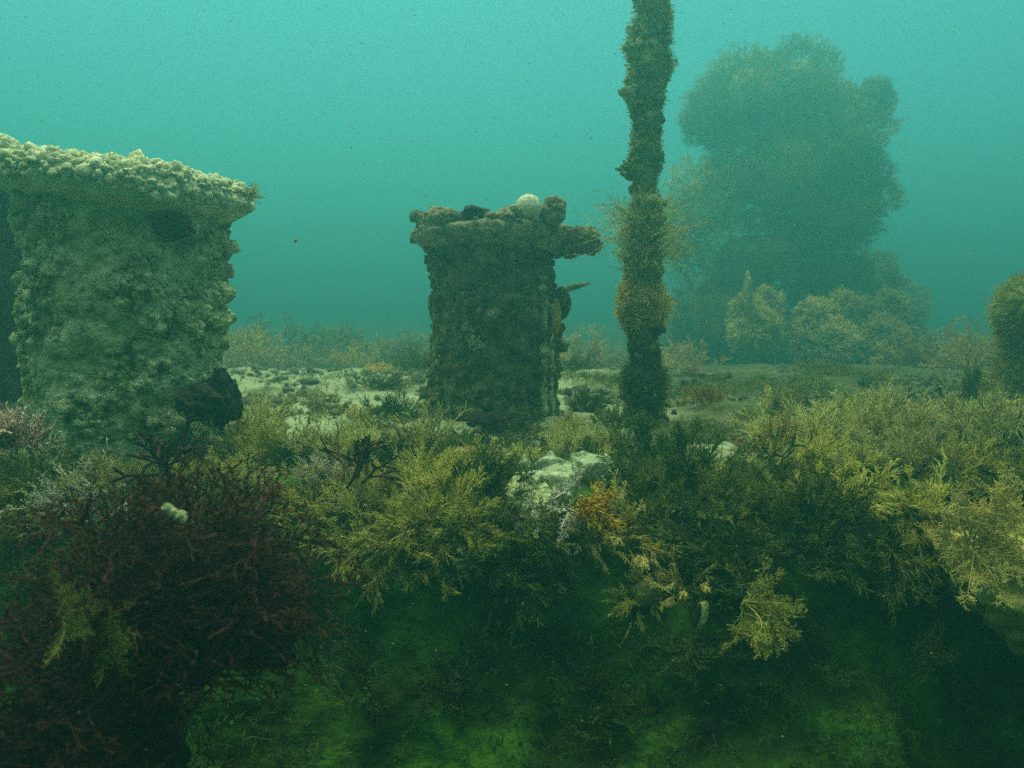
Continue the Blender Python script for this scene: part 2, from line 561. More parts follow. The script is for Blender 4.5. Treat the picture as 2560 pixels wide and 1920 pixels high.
Pw[:, 2] += deck_z(Pe) * (1 - sm(0, .3, S.reshape(-1)))
wacc = Acc().add(Pw, grid_quads(len(xw), len(sv))[:, ::-1])
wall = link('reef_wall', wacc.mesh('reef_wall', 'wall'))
tag(wall, 'dark green algae covered face dropping away below the ledge', 'reef wall')
WALL_BVH = BVHTree.FromPolygons([tuple(v) for v in Pw], grid_quads(len(xw), len(sv))[:, ::-1].tolist())
O = Vector((0, 0, CAMZ))
def hit(X_, Y_):
    d = Vector(ray(X_, Y_)).normalized()
    best = None
    for b in (DECK_BVH, WALL_BVH):
        h = b.ray_cast(O, d)
        if h[0] is not None and (best is None or h[3] < best[3]):
            best = h
    n = best[1]
    if n.dot(d) > 0: n = -n
    return best[0], n
def down(x, y):
    h = DECK_BVH.ray_cast(Vector((x, y, 5)), Vector((0, 0, -1)))
    return h[0] if h[0] is not None else Vector((x, y, 0))

# ------------------------------------------------------------------ algae turf (uncountable)
def vnormals(P, nu, nv):
    G = P.reshape(nu, nv, 3)
    n = np.cross(np.gradient(G, axis=0), np.gradient(G, axis=1))
    return norm(n).reshape(-1, 3)
def scatter(P, Nn, W, n, rng, jit=.012):
    W = W / W.sum()
    i = rng.choice(len(P), n, p=W)
    return P[i] + rng.normal(0, jit, (n, 3)) * np.array([1, 1, .3]), Nn[i]
def turf(name, label, P, Nn, W, n, L, w, mat, seed, grav=(0, 0, -.05), m=5, upmix=.6, curl=.25):
    rng = np.random.default_rng(seed); acc = Acc()
    p, nn = scatter(P, Nn, W, n, rng)
    d = nn * (1 - upmix) + np.array([0, 0, 1]) * upmix + rng.normal(0, .55, (n, 3))
    ln = L * rng.uniform(.4, 1.2, n) * (1 + .6 * fbm(p, .2, 2, seed))
    pts = poly(p, d, ln, 4, curl, grav, rng)
    tubes(acc, pts, w, rng, 3)
    q, dd, fr = kids(pts, m, rng, .15, 1, 50)
    l = np.repeat(ln, m) * .38 * rng.uniform(.5, 1.2, len(q))
    tubes(acc, poly(q, dd, l, 2, curl, grav, rng), w * .8, rng, 3, taper=np.array([1, .9, .5]), rnd=np.repeat(rng.random(n), m))
    o = link(name, acc.mesh(name, mat))
    tag(o, label, 'algae', kind='stuff')
    return o
nW = vnormals(Pw, len(xw), len(sv)); nW[nW[:, 1] > 0] *= -1
nG = vnormals(GP, len(xs), len(ys)); nG[nG[:, 2] < 0] *= -1
SW = S.reshape(-1)
inx = (np.abs(Pw[:, 0]) < 2.2)
W1 = inx * (SW < .42) * np.clip(.35 + fbm(Pw, .25, 3, 51), 0.02, 1)
turf('algae_turf', 'short olive algae turf along the brow of the ledge', Pw, nW, W1, 12000, .045, .0013, 'algae_green', 1)
W2 = inx * (SW < 1.1) * (SW > .1) * np.clip(.2 + fbm(Pw, .3, 3, 53), 0.01, 1)
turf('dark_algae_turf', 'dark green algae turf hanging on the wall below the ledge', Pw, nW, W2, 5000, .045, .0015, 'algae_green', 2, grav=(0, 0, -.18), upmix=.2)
tg = GP[:, 1] - edge_y(np.clip(GP[:, 0], -4, 4))
W3 = (np.abs(GP[:, 0]) < 2.6) * (tg < .28) * np.clip(.3 + fbm(GP, .25, 3, 55), 0.02, 1)
turf('ledge_turf', 'dull green algae turf on top of the ledge', GP, nG, W3, 6000, .04, .0013, 'algae_green', 3)
W4 = (np.abs(GP[:, 0]) < 5) * (tg > .2) * (tg < 5) * np.clip(-.12 + fbm(GP, .55, 3, 57), 0.0, 1) * np.clip(.25 + tg * .25, 0, 1) * (.12 + sm(.2, .9, GP[:, 0]) + .5 * sm(7.0, 8.5, GP[:, 1]))
turf('deck_turf', 'thin grey green algae in patches on the pale sandy deck', GP, nG, W4, 9000, .05, .0018, 'algae_olive', 4)
W5 = (np.abs(GP[:, 0]) < 14) * (tg > 5.2) * (tg < 14) * np.clip(.1 + fbm(GP, 1.2, 3, 59), 0.0, 1)
turf('far_turf', 'hazy brown algae cover on the far seabed', GP, nG, W5, 9000, .11, .005, 'algae_olive', 5)

# rubble on the deck: pebbles nobody could count
rng = np.random.default_rng(77)
W6 = (np.abs(GP[:, 0]) < 4) * (tg > .05) * (tg < 4.) * np.clip(.1 + fbm(GP, .4, 2, 61), 0.01, 1)
p, nn = scatter(GP, nG, W6, 3200, rng, .02)
acc = Acc(); nodules(acc, p, nn, rng.gamma(2, .006, len(p)) + .002, rng, 3, .25)
tag(link('shell_grit', acc.mesh('shell_grit', 'rock')), 'shell grit and small pebbles strewn on the pale sand', 'gravel', kind='stuff')

# ------------------------------------------------------------------ revolved, encrusted bodies
def revolve(zs, rs, cx=0, cy=0, nu=260, nv=260, disp=None, sx=1.0, tilt=0.0, closed=True):
    sl_ = np.concatenate([[0], np.cumsum(np.hypot(np.diff(rs), np.diff(zs)))])
    t = np.linspace(0, sl_[-1], nv)
    z = np.interp(t, sl_, zs); r = np.interp(t, sl_, rs)
    ker = np.ones(5) / 5
    zz = np.convolve(np.pad(z, 2, 'edge'), ker, 'valid'); rr = np.convolve(np.pad(r, 2, 'edge'), ker, 'valid')
    zz[0], rr[0], zz[-1], rr[-1] = z[0], r[0], z[-1], r[-1]
    a = np.arange(nu) * 2 * math.pi / nu
    A, Rr = np.meshgrid(a, rr, indexing='ij'); _, Z = np.meshgrid(a, zz, indexing='ij')
    P = np.stack([Rr * np.cos(A) * sx, Rr * np.sin(A), Z], -1)
    dr = np.gradient(rr); dz = np.gradient(zz)
    nr = dz / np.maximum(np.hypot(dr, dz), 1e-9); nz_ = -dr / np.maximum(np.hypot(dr, dz), 1e-9)
    Nn = np.stack([np.cos(A) * nr[None], np.sin(A) * nr[None], np.broadcast_to(nz_[None], A.shape)], -1)
    P = P.reshape(-1, 3); Nn = Nn.reshape(-1, 3)
    if disp is not None:
        f = np.clip(Rr.reshape(-1) / .05, 0, 1)
        P = P + Nn * (disp(P) * f)[:, None]
    if tilt:
        P[:, 2] += P[:, 0] * tilt
    return P, Nn, grid_quads(nu, nv, True)

# --- left bollard
yL = 3.15
cL = at(268, 600, yL)
rL = 188 * mpp(yL)
topL = at(268, 352, yL - .3)[2]
capL = 262 * mpp(yL)
bL = empty('encrusted_bollard', (cL[0], yL, 0), 'large pale bollard crusted white with a tilted wide cap, nearest on the left', 'bollard', 'encrusted bollards on the wreck')
def dL(P):
    b = bubbly(P * np.array([1, 1, 1.4]), .13, 3) * .060 + bubbly(P, .055, 5) * .036 + bubbly(P, .024, 7) * .016
    return (b - .05 + .05 * fbm(P, .3, 3, 8)) * np.clip(.55 + .7 * fbm(P, .25, 2, 80), .25, 1.2)
hb = topL - .095
P_, N_, Q_ = revolve(np.array([-.12, 0, .1, .3, .5, hb - .16, hb - .08, hb]), np.array([rL * 1.04, rL * 1.02, rL * .98, rL * .99, rL * .97, rL * .96, rL * .97, rL * 1.0]), disp=dL, nu=420, nv=330)
acc = Acc().add(P_, Q_)
rng = np.random.default_rng(5)
i = rng.choice(len(P_), 7000, p=(w_ := np.clip(.15 + fbm(P_, .16, 2, 90), 0.01, 1)) / w_.sum())
nodules(acc, P_[i], N_[i], rng.gamma(1.4, .0036, len(i)) + .002, rng, 3, .8)
link('shaft', acc.mesh('shaft', 'crust_pale'), bL)
tl = -.115
P_, N_, Q_ = revolve(np.array([hb - .02, hb + .015, hb + .035, hb + .07, hb + .092, hb + .10, hb + .095]), np.array([rL * .95, capL * .92, capL * .97, capL * .99, capL * .93, capL * .5, .0]), disp=lambda P: dL(P) * .45 + .012 * fbm(P, .03, 2, 4), nu=420, nv=200, tilt=tl)
acc = Acc().add(P_, Q_)
i = rng.choice(np.flatnonzero((np.hypot(P_[:, 0], P_[:, 1]) > capL * .5) & (N_[:, 2] > -.6)), 5200)
nodules(acc, P_[i], N_[i], rng.gamma(2.2, .0026, len(i)) + .0025, rng, 3, .7)
link('cap', acc.mesh('cap', 'crust_white'), bL)

# --- middle bollard
yM = 4.1
cM = at(1062, 700, yM)
rM = 124 * mpp(yM)
topM = at(1068, 484, yM - .33)[2]
bM = empty('encrusted_bollard', (cM[0], yM, 0), 'dark brown bollard with a ragged flat top and a stub arm, in the middle', 'bollard', 'encrusted bollards on the wreck')
def dM(P):
    b = bubbly(P, .09, 13) * .022 + bubbly(P, .035, 15) * .014 + .008 * fbm(P, .03, 2, 6)
    return b - .02 + .04 * fbm(P, .25, 3, 18)
P_, N_, Q_ = revolve(np.array([-.1, 0, .08, .25, .5, topM - .18, topM - .10, topM - .04]), np.array([rM * 1.25, rM * 1.2, rM * 1.08, rM * 1.03, rM * 1.0, rM * .97, rM * .99, rM * 1.08]), disp=dM, nu=340, nv=300)
acc = Acc().add(P_, Q_)
i = rng.choice(len(P_), 1600)
nodules(acc, P_[i], N_[i], rng.gamma(2, .0035, len(i)) + .003, rng, 3, .6)
link('shaft', acc.mesh('shaft', 'crust_dark'), bM)
P_, N_, Q_ = revolve(np.array([topM - .08, topM - .04, topM - .028, topM - .005, topM + .005, topM + .0]), np.array([rM * 1.08, rM * 1.24, rM * 1.30, rM * 1.29, rM * 1.2, .0]), disp=lambda P: dM(P) * .9 + .03 * fbm(P, .12, 2, 33), nu=300, nv=140)
acc = Acc().add(P_, Q_)
i = rng.choice(np.flatnonzero(N_[:, 2] > -.3), 900)
nodules(acc, P_[i], N_[i], rng.gamma(2, .0035, len(i)) + .003, rng, 3, .7)
link('cap', acc.mesh('cap', 'crust_pink'), bM)
# stub arm
k = mpp(yM)
acc = Acc()
Vb, Qb = SPH[40]
def boxy(c, h, seed, amp=.012, p=6):
    V = Vb / (np.sum(np.abs(Vb) ** p, 1) ** (1 / p))[:, None]
    V = V * np.array(h) + np.array(c)
    n = norm(Vb)
    return V + n * (amp * fbm(V, .05, 3, seed) + amp * (bubbly(V, .04, seed) - .5))[:, None]
V = boxy(((1232 - 1068) * k, -.02, topM - .05), (50 * k, .06, 19 * k), 3, .02)
acc.add(V, Qb)
i = rng.choice(len(V), 260); nodules(acc, V[i], norm(V[i] - V.mean(0)), rng.gamma(2, .004, 260) + .004, rng, 3, .7)
link('arm', acc.mesh('arm', 'crust_pink'), bM)
acc = Acc()   # pale rib down its right side
for q, (dx, w0) in enumerate(((108, 9), (126, 7))):
    zz = np.linspace(.0, .62 - q * .12, 40)
    pts = np.stack([np.full(40, dx * k) + .006 * np.sin(zz * 30 + q), np.full(40, -rM * (.62 - q * .2)) - .02, zz], 1)[None]
    tubes(acc, pts, w0 * k, rng, 10, taper=1 + .25 * rng.normal(size=40))
link('rib', acc.mesh('rib', 'crust_pale'), bM)

# --- third bollard, behind the left one
y3 = 4.3
c3 = at(-82, 600, y3)
b3 = empty('encrusted_bollard', (c3[0], y3, 0), 'shadowy dark bollard half hidden behind the big white crusted one at the left edge', 'bollard', 'encrusted bollards on the wreck')
P_, N_, Q_ = revolve(np.array([-.2, 0, .3, .8, .95, 1.05, 1.1, 1.1]), np.array([.40, .36, .33, .33, .36, .48, .46, 0]), disp=dM, nu=160, nv=160)
link('shaft', Acc().add(P_, Q_).mesh('shaft', 'rock_dark'), b3)

# --- things growing on the bollards
def blob(name, label, cat, c, r, mat, seed=1, amp=.25, n=16, bub=.1, s=.7, group=None):
    a = Acc(); lump(a, (0, 0, 0), r, n, amp, s, seed, bub)
    o = link(name, a.mesh(name, mat)); o.location = c
    return tag(o, label, cat, group)
def atb(X_, Y_, y): return Vector(at(X_, Y_, y))
u = empty('white_urchin', atb(1142, 448, yM - .26), 'round white ball urchin sitting on top of the middle bollard', 'sea urchin')
a = Acc(); lump(a, (0, 0, 0), 26 * k, 16, .03, .8, 4); link('body', a.mesh('body', 'urchin_white'), u)
a = Acc(); rng = np.random.default_rng(3); d = norm(rng.normal(size=(420, 3)))
tubes(a, poly(d * 25 * k, d, np.full(420, 2.2 * k), 2, .05, (0, 0, 0), rng), .0012, rng, 3); link('spines', a.mesh('spines', 'urchin_white'), u)
blob('black_sponge', 'black lumpy sponge on the left half of the middle bollard top', 'sponge', atb(1025, 459, yM - .24), (28 * k, .06, 12 * k), 'rock_dark', 3, .5, bub=.3)
blob('round_sponge', 'small dark round sponge on the outer left rim of the middle bollard', 'sponge', atb(903, 468, yM - .03), (17 * k, .03, 12 * k), 'crust_dark', 5, .45, bub=.3)
blob('brown_sponge', 'small brown round sponge just left of the white ball urchin', 'sponge', atb(1102, 460, yM - .28), (20 * k, .04, 12 * k), 'crust_pink', 6, .5, bub=.4)
blob('upright_sponge', 'blocky reddish sponge standing right of the white ball urchin', 'sponge', atb(1193, 457, yM - .2), (23 * k, .05, 25 * k), 'crust_pink', 7, .6, bub=.5)
blob('knobbly_sponge', 'pale brown knobbly sponge on the left rim of the middle bollard top', 'sponge', atb(955, 470, yM - .24), (35 * k, .06, 17 * k), 'crust_pink', 8, .35, bub=.3)
blob('yellow_nodule', 'tiny bright yellow sponge on the left end of the middle bollard top', 'sponge', atb(938, 451, yM - .24), (9 * k, .015, 5 * k), 'yellow_sponge', 9, .3)
blob('ear_sponge', 'dark brown ear shaped sponge on the right side of the middle bollard', 'sponge', atb(1212, 655, yM), (21 * k, .04, 34 * k), 'crust_dark', 10, .15, bub=0)
blob('yellow_crust', 'narrow yellow green sponge strip beside the ear shaped sponge on the middle bollard', 'sponge', atb(1199, 685, yM - .12), (11 * k, .03, 38 * k), 'algae_tan', 11, .35, bub=.25)
a = Acc(); r = np.random.default_rng(4)
for cx_, cz_ in ((0, 0), (-.012, .05), (.03, -.02)):
    q = r.normal(0, .013, (26, 3)) * np.array([1, .25, 1]) + np.array([cx_, 0, cz_]); nodules(a, q, np.zeros_like(q), r.uniform(.003, .008, 26), r, 3, .5)
o = link('white_patch', a.mesh('white_patch', 'white_sponge')); o.location = atb(1020, 735, yM - rM - .02)
tag(o, 'small white flower like patch on the front of the middle bollard', 'sponge')
blob('dark_lump', 'dark lump on the upper front of the white crusted bollard', 'sponge', atb(375, 492, yL - rL * .88), (36 * mpp(yL), .03, 24 * mpp(yL)), 'rock_dark', 13, .5, bub=.3)  # near-black lump marking a darker area on the upper front
blob('foot_sponge', 'black rounded sponge at the right foot of the white crusted bollard', 'sponge', atb(436, 868, yL - .28), (34 * mpp(yL), .06, 30 * mpp(yL)), 'rock_dark', 14, .7, bub=.5, n=40)
blob('foot_sponge', 'taller black sponge right of the rounded one at the foot of the white crusted bollard', 'sponge', atb(485, 860, yL - .12), (20 * mpp(yL), .05, 52 * mpp(yL)), 'rock_dark', 15, .8, bub=.5, n=40)
blob('side_lump', 'pale lump bulging from the right side of the white crusted bollard', 'sponge', atb(462, 635, yL - .03), (34 * mpp(yL), .08, 24 * mpp(yL)), 'crust_pale', 16, .3, bub=.4, n=40)
blob('side_lump', 'second pale lump low on the right side of the white crusted bollard', 'sponge', atb(460, 690, yL - .03), (30 * mpp(yL), .08, 26 * mpp(yL)), 'crust_pale', 17, .3, bub=.4, n=40)
blob('edge_sponge', 'pale crusted lump at the left picture edge beside the tilted cap', 'sponge', atb(2, 318, yL - .3), (24 * mpp(yL), .08, 22 * mpp(yL)), 'crust_white', 18, .3, bub=.4, n=40)
# bar behind the middle bollard
acc = Acc(); p0 = np.array(at(1190, 632, 5.2)); p1 = np.array(at(1276, 611, 5.2)); 
tubes(acc, np.linspace(0, 1, 9)[None, :, None] * (p1 - p0) [None, None], .018, rng, 8, taper=np.array([1, 1.1, .9, 1, 1.1, .95, .8, .6, .2]))
o = link('crusted_rod', acc.mesh('crusted_rod', 'crust_dark')); o.location = p0
tag(o, 'thin crusted rod poking out behind the right side of the middle bollard', 'rod')

# ------------------------------------------------------------------ tall post
yP = 3.9
kP = mpp(yP)
prof_y = [-40, 0, 60, 110, 170, 215, 250, 300, 330, 400, 470, 520, 580, 640, 700, 750, 800, 850, 900, 925]
prof_l = [1376, 1374, 1368, 1350, 1346, 1345, 1366, 1358, 1366, 1364, 1362, 1362, 1352, 1345, 1352, 1364, 1364, 1362, 1366, 1370]
prof_r = [1440, 1443, 1444, 1448, 1447, 1443, 1430, 1430, 1424, 1424, 1420, 1424, 1426, 1436, 1424, 1420, 1418, 1420, 1424, 1426]
zp = np.array([at(1395, y_, yP)[2] for y_ in prof_y])[::-1]
xl = np.array([at(x_, y_, yP)[0] for x_, y_ in zip(prof_l, prof_y)])[::-1]
xr = np.array([at(x_, y_, yP)[0] for x_, y_ in zip(prof_r, prof_y)])[::-1]
xc0 = at(1395, 600, yP)[0]
zg = down(xc0, yP)[2] - .05
zz = np.linspace(zg, zp[-1] + .6, 420)
cx = np.interp(zz, zp, (xl + xr) / 2); rr = np.interp(zz, zp, (xr - xl) / 2) * .71
nu = 110
A = np.arange(nu) * 2 * math.pi / nu
Pp = np.stack([cx[None] - xc0 + rr[None] * np.cos(A)[:, None], rr[None] * np.sin(A)[:, None], np.broadcast_to(zz[None], (nu, len(zz)))], -1).reshape(-1, 3)
Np = np.stack(np.broadcast_arrays(np.cos(A)[:, None], np.sin(A)[:, None], np.zeros((1, len(zz)))), -1).reshape(-1, 3)
dd = .032 * fbm(Pp, .10, 3, 61) + .024 * bubbly(Pp, .05, 62) + .012 * bubbly(Pp, .025, 63) - .018
Pp = Pp + Np * dd[:, None]
post = empty('overgrown_post', (xc0, yP, 0), 'tall thin post shaggy with brown and green algae, reaching out of the picture top', 'post')
acc = Acc().add(Pp, grid_quads(nu, len(zz), True))
i = rng.choice(len(Pp), 900); nodules(acc, Pp[i], Np[i], rng.gamma(2, .004, 900) + .003, rng, 3, .6)
link('stem', acc.mesh('stem', 'crust_olive'), post)
def fur(name, label, ylo, yhi, n, L, w, mat, seed, m=4, out_=1.0, upz=.15, curl=.12, half=0, gap=0.0):
    r = np.random.default_rng(seed)
    z0, z1 = at(1395, yhi, yP)[2], at(1395, ylo, yP)[2]
    z1 = min(z1, zz[-1] - .02)
    ww = (Pp[:, 2] > z0) & (Pp[:, 2] < z1)
    if half: ww &= (Np[:, 0] * half > -.2)
    bell = np.exp(-((Pp[:, 2] - (z0 + z1) / 2) / ((z1 - z0) * .45)) ** 2)
    wt = ww * bell * np.clip(.45 + fbm(Pp, .09, 2, seed) - gap, .02, 1)
    i = r.choice(len(Pp), n, p=wt / wt.sum())
    d = Np[i] * out_ + np.array([0, 0, upz]) + r.normal(0, .35, (n, 3))
    ln = L * r.uniform(.4, 1.15, n) * bell[i]
    a = Acc(); pts = poly(Pp[i], d, ln, 4, curl, (0, 0, -.01), r)
    tubes(a, pts, w, r, 3)
    if m:
        q, d2, fr = kids(pts, m, r, .2, 1, 45)
        l = np.repeat(ln, m) * .35 * r.uniform(.5, 1.2, len(q))
        tubes(a, poly(q, d2, l, 2, .2, (0, 0, 0), r), w * .8, r, 3, taper=np.array([1, .9, .5]))
    o = link(name, a.mesh(name, mat), post)
    if label: o['label'] = label
fur('algae_fuzz', 'short fuzzy brown algae near the top of the post', -60, 240, 1700, .034, .0015, 'algae_ochre', 1, gap=.25)
fur('algae_fuzz', None, 60, 480, 1300, .026, .0015, 'algae_ochre', 2, gap=.2)
fur('algae_spikes', 'long thin straw coloured spikes radiating from the middle of the post', 430, 590, 300, .24, .0018, 'algae_pale', 3, m=2, upz=.1, curl=.05)
fur('algae_spikes', 'thicket of olive spikes on the middle of the post', 440, 610, 600, .06, .0014, 'algae_ochre', 13, m=3, upz=.2, curl=.08)
fur('algae_beard', 'brown bushy ball of algae below the spikes', 590, 730, 2200, .062, .0015, 'algae_tan', 4, m=5, gap=.15)
fur('algae_fuzz', None, 690, 820, 1200, .03, .0016, 'algae_olive', 5)
fur('algae_skirt', 'dark green bristly algae round the foot of the post', 770, 930, 1900, .06, .0016, 'algae_olive', 6, m=4, upz=.4)
a = Acc(); V = boxy((0, 0, 0), (17 * kP, .02, 7 * kP), 5, .004); a.add(V, Qb)
o = link('stub', a.mesh('stub', 'rock_dark'), post); o.location = atb(1420, 713, yP - .06) - Vector((xc0, yP, 0)); o['label'] = 'short black stub sticking out to the right'
a = forked(8, 5, .02, 3, 35, .007, 60, up=(-.9, 0, .3), base=.004)
ac = Acc()
for s_ in a:
    for V_, Q_s, r_ in zip(s_.V, s_.Q, s_.r): ac.V.append(V_); ac.r.append(r_)
    nb = ac.n; ac.Q += [q_ + nb for q_ in s_.Q]; ac.n += s_.n
o = link('side_tuft', ac.mesh('side_tuft', 'crust_green'), post); o.location = atb(1362, 386, yP - .02) - Vector((xc0, yP, 0)); o.scale = (1.3,) * 3
blob('black_ball', 'smooth black ball resting at the right foot of the tall shaggy post', 'sponge', atb(1432, 908, yP - .1), 13 * kP, 'rock_dark', 21, .08, bub=0)

# post with a round head at the right edge
yR = 4.3
kR = mpp(yR)
c = at(2238, 672, yR)
zr = down(c[0], yR)[2]
pr = empty('round_headed_post', (c[0], yR, zr), 'stubby post with a round overgrown head cut by the right picture edge', 'post')
a = Acc(); lump(a, (0, 0, c[2] - zr), (78 * kR, 78 * kR, 72 * kR), 40, .22, .7, 4, .15); link('head', a.mesh('head', 'crust_green'), pr)
P_, N_, Q_ = revolve(np.array([-.05, .1, .2, .35, c[2] - zr - .02]), np.array([86, 70, 60, 52, 56]) * kR, disp=lambda P: dM(P), nu=110, nv=120)
link('stem', Acc().add(P_, Q_).mesh('stem', 'crust_dark'), pr)
r = np.random.default_rng(9); d = norm(r.normal(size=(2600, 3)))
a = Acc(); pts = poly(d * np.array([74, 74, 68]) * kR + np.array([0, 0, c[2] - zr]), d, .06 * r.uniform(.4, 1.2, 2600), 3, .2, (0, 0, 0), r)
tubes(a, pts, .0018, r, 3); i = r.choice(len(P_), 2600); pts = poly(P_[i], N_[i] + r.normal(0, .5, (2600, 3)) + np.array([0, 0, .3]), .08 * r.uniform(.4, 1.2, 2600), 4, .2, (0, 0, 0), r)
tubes(a, pts, .0018, r, 3); link('algae_fuzz', a.mesh('algae_fuzz', 'algae_ochre'), pr)

# ------------------------------------------------------------------ big bushy coral at the back
yB = 12.6
kB = mpp(yB)
def lobe(core, fr, c, rx, rz, ry=None, n=1100, seed=0, L=.17, w=.0045, inner=.6):
    r = np.random.default_rng(seed)
    ry = ry or rx * .8
    rad = np.array([rx, ry, rz]) * kB
    cc = np.array(c)
    lump(core, cc, rad * inner, 16, .3, .8, seed, .2)
    d = norm(r.normal(size=(n, 3)))
    ns = 1 + .5 * fbm(d + seed, .6, 3, seed)
    pos = cc + d * rad * (ns * r.uniform(.62, .92, n))[:, None]
    ln = L * r.uniform(.5, 1.1, n) * min(rad) * 1.5
    pts = poly(pos, d + np.array([0, 0, .25]), ln, 4, .12, (0, 0, .02), r)
    tubes(fr, pts, w, r, 3)
    clump_r = vnoise(pos, .35, seed) * .5 + .5
    q, d2, f = kids(pts, 7, r, .1, 1, 40)
    l = np.repeat(ln, 7) * .45 * r.uniform(.5, 1.2, len(q))
    p2 = poly(q, d2, l, 3, .15, (0, 0, .02), r)
    tubes(fr, p2, w * .8, r, 3, rnd=np.repeat(np.clip(clump_r + r.normal(0, .15, n), 0, 1), 7))
    q, d2, f = kids(p2, 2, r, .2, 1, 40)
    l = np.repeat(l, 2) * .5
    tubes(fr, poly(q, d2, l, 2, .15, (0, 0, .02), r), w * .7, r, 3, taper=np.array([1, .9, .5]), rnd=np.repeat(np.clip(clump_r + r.normal(0, .15, n), 0, 1), 14))
cB = at(1700, 820, yB)
def rel(X_, Y_, dy=0):
    q = at(X_, Y_, yB + dy)
    return q - cB
def bush(name, label, cat, lobes, mat, group=None, **kw):
    o = empty(name, cB, label, cat, group)
    core, fr = Acc(), Acc()
    for s_, (X_, Y_, dy, rx, rz) in enumerate(lobes):
        lobe(core, fr, rel(X_, Y_, dy), rx, rz, seed=s_ * 7 + len(lobes), **kw)
    link('limbs', core.mesh('limbs', 'bush_shade_core'), o)  # solid inner lumps in the shade-darkened frond colour
    link('fronds', fr.mesh('fronds', mat), o)
    return o
bush('bushy_coral', 'huge bushy brown coral crown fading into the haze behind the shaggy post', 'coral',
     [(1610, 215, 0, 120, 95), (1720, 190, .1, 100, 92), (1530, 260, 0, 60, 55), (1800, 290, 0, 110, 95), (1690, 370, 0, 170, 125), (1850, 410, .1, 85, 110), (1780, 470, 0, 120, 70), (1830, 230, .2, 50, 42), (1890, 215, .2, 40, 45)],
     'far_bush', n=1500)
bush('bushy_coral', 'mustard coloured bushy coral lobe low on the left of the huge coral', 'coral',
     [(1520, 440, -.2, 82, 95), (1475, 500, -.1, 50, 100), (1560, 400, 0, 50, 55)], 'far_fan', n=800)
bush('bushy_coral', 'dark bushy coral mound under the huge coral crown', 'coral',
     [(1780, 590, .1, 90, 70), (1640, 560, 0, 150, 90), (1560, 680, 0, 120, 130), (1700, 740, 0, 160, 110), (1480, 740, .2, 60, 90)], 'far_bush', n=900)
bush('bushy_coral', 'dark bushy coral sloping down on the right of the huge coral', 'coral',
     [(1860, 610, .2, 90, 70), (1920, 690, .2, 85, 80), (1850, 760, 0, 130, 80)], 'far_bush', n=900)
for (X_, Y_, rx, rz, lb) in ((1632, 690, 46, 52, 'pale yellow sea fan low on the left front of the coral mound'), (1790, 720, 62, 68, 'pale yellow sea fan low in the middle of the coral mound'),
                             (1890, 710, 55, 62, 'pale yellow sea fan low on the right of the coral mound'), (1740, 690, 20, 40, 'narrow pale sea fan between the two wider ones on the coral mound')):
    bush('sea_fan', lb, 'sea fan', [(X_ - rx * .35, Y_ + 8, -3.0, rx * .55, rz * .8), (X_ + rx * .3, Y_ - rz * .2, -2.8, rx * .6, rz * .7), (X_ + rx * .1, Y_ + rz * .5, -3.1, rx * .7, rz * .5)], 'far_fan', group='sea fans on the coral mound', n=900, L=.4, inner=.62, w=.006)
o = blob('pointed_sponge', 'pale pointed sponge standing above the left sea fan on the coral mound', 'sponge', atb(1616, 632, yB - 3.2), (7 * kB, .1, 32 * kB), 'algae_tan', 3, .3)

# hazy shrubs at the back of the deck
accs = []
for s_ in range(3):
    a = brush(300 + s_, 60, .38, 80, .10, ((14, .35, 45), (5, .45, 40)), .0045, .2)
    accs.append(a.mesh('hazy_shrub', 'far_bush'))
rng = np.random.default_rng(12)
spots = [(530, 735, 10, 1.5, 'hazy brown shrub just right of the white crusted bollard'), (600, 725, 11.5, 2.1, 'tallest hazy shrub on the skyline left of the middle bollard'),
         (665, 735, 11, 1.5, 'hazy shrub right of the tallest one on the skyline'), (560, 752, 10.2, 1.0, 'lower nearer hazy shrub right of the white crusted bollard'),
         (720, 740, 12, 1.5, 'hazy shrub above the sand patch on the skyline'), (780, 745, 11, 1.3, 'hazy skyline shrub midway between white and middle bollards'),
         (850, 735, 11.2, 1.7, 'tall hazy shrub close left of the middle bollard'), (905, 740, 11, 1.3, 'hazy shrub touching the left side of the middle bollard'),
         (640, 765, 9.2, .5, 'small hazy bush at the back of the sand patch'), (820, 790, 6.4, .32, 'hazy bush at the right back corner of the sand patch'),
         (1260, 745, 10, 1.2, 'hazy shrub right behind the middle bollard'), (1300, 755, 10, .9, 'hazy shrub left of the shaggy post'),
         (1470, 760, 9, 1.0, 'hazy shrub right of the shaggy post at the mound foot'), (2050, 790, 8, 1.1, 'hazy shrub right of the coral mound'),
         (2120, 800, 7.4, 1.0, 'nearer hazy shrub left of the round headed post'), (2190, 790, 8.4, 1.0, 'hazy shrub behind the round headed post'), (1985, 790, 8.2, 1.0, 'hazy shrub at the right foot of the coral mound')]
for n_, (X_, Y_, y_, s_, lb) in enumerate(spots):
    q = at(X_, Y_, y_); z = down(q[0], y_)[2]
    o = link('hazy_shrub', accs[n_ % 3]); o.location = (q[0], y_, z - .03)
    o.rotation_euler = (0, 0, rng.uniform(0, 6.28)); s_ *= 1.15; o.scale = (s_, s_, s_ * rng.uniform(.75, 1.05))
    tag(o, lb, 'seaweed', 'hazy shrubs at the back of the seabed')

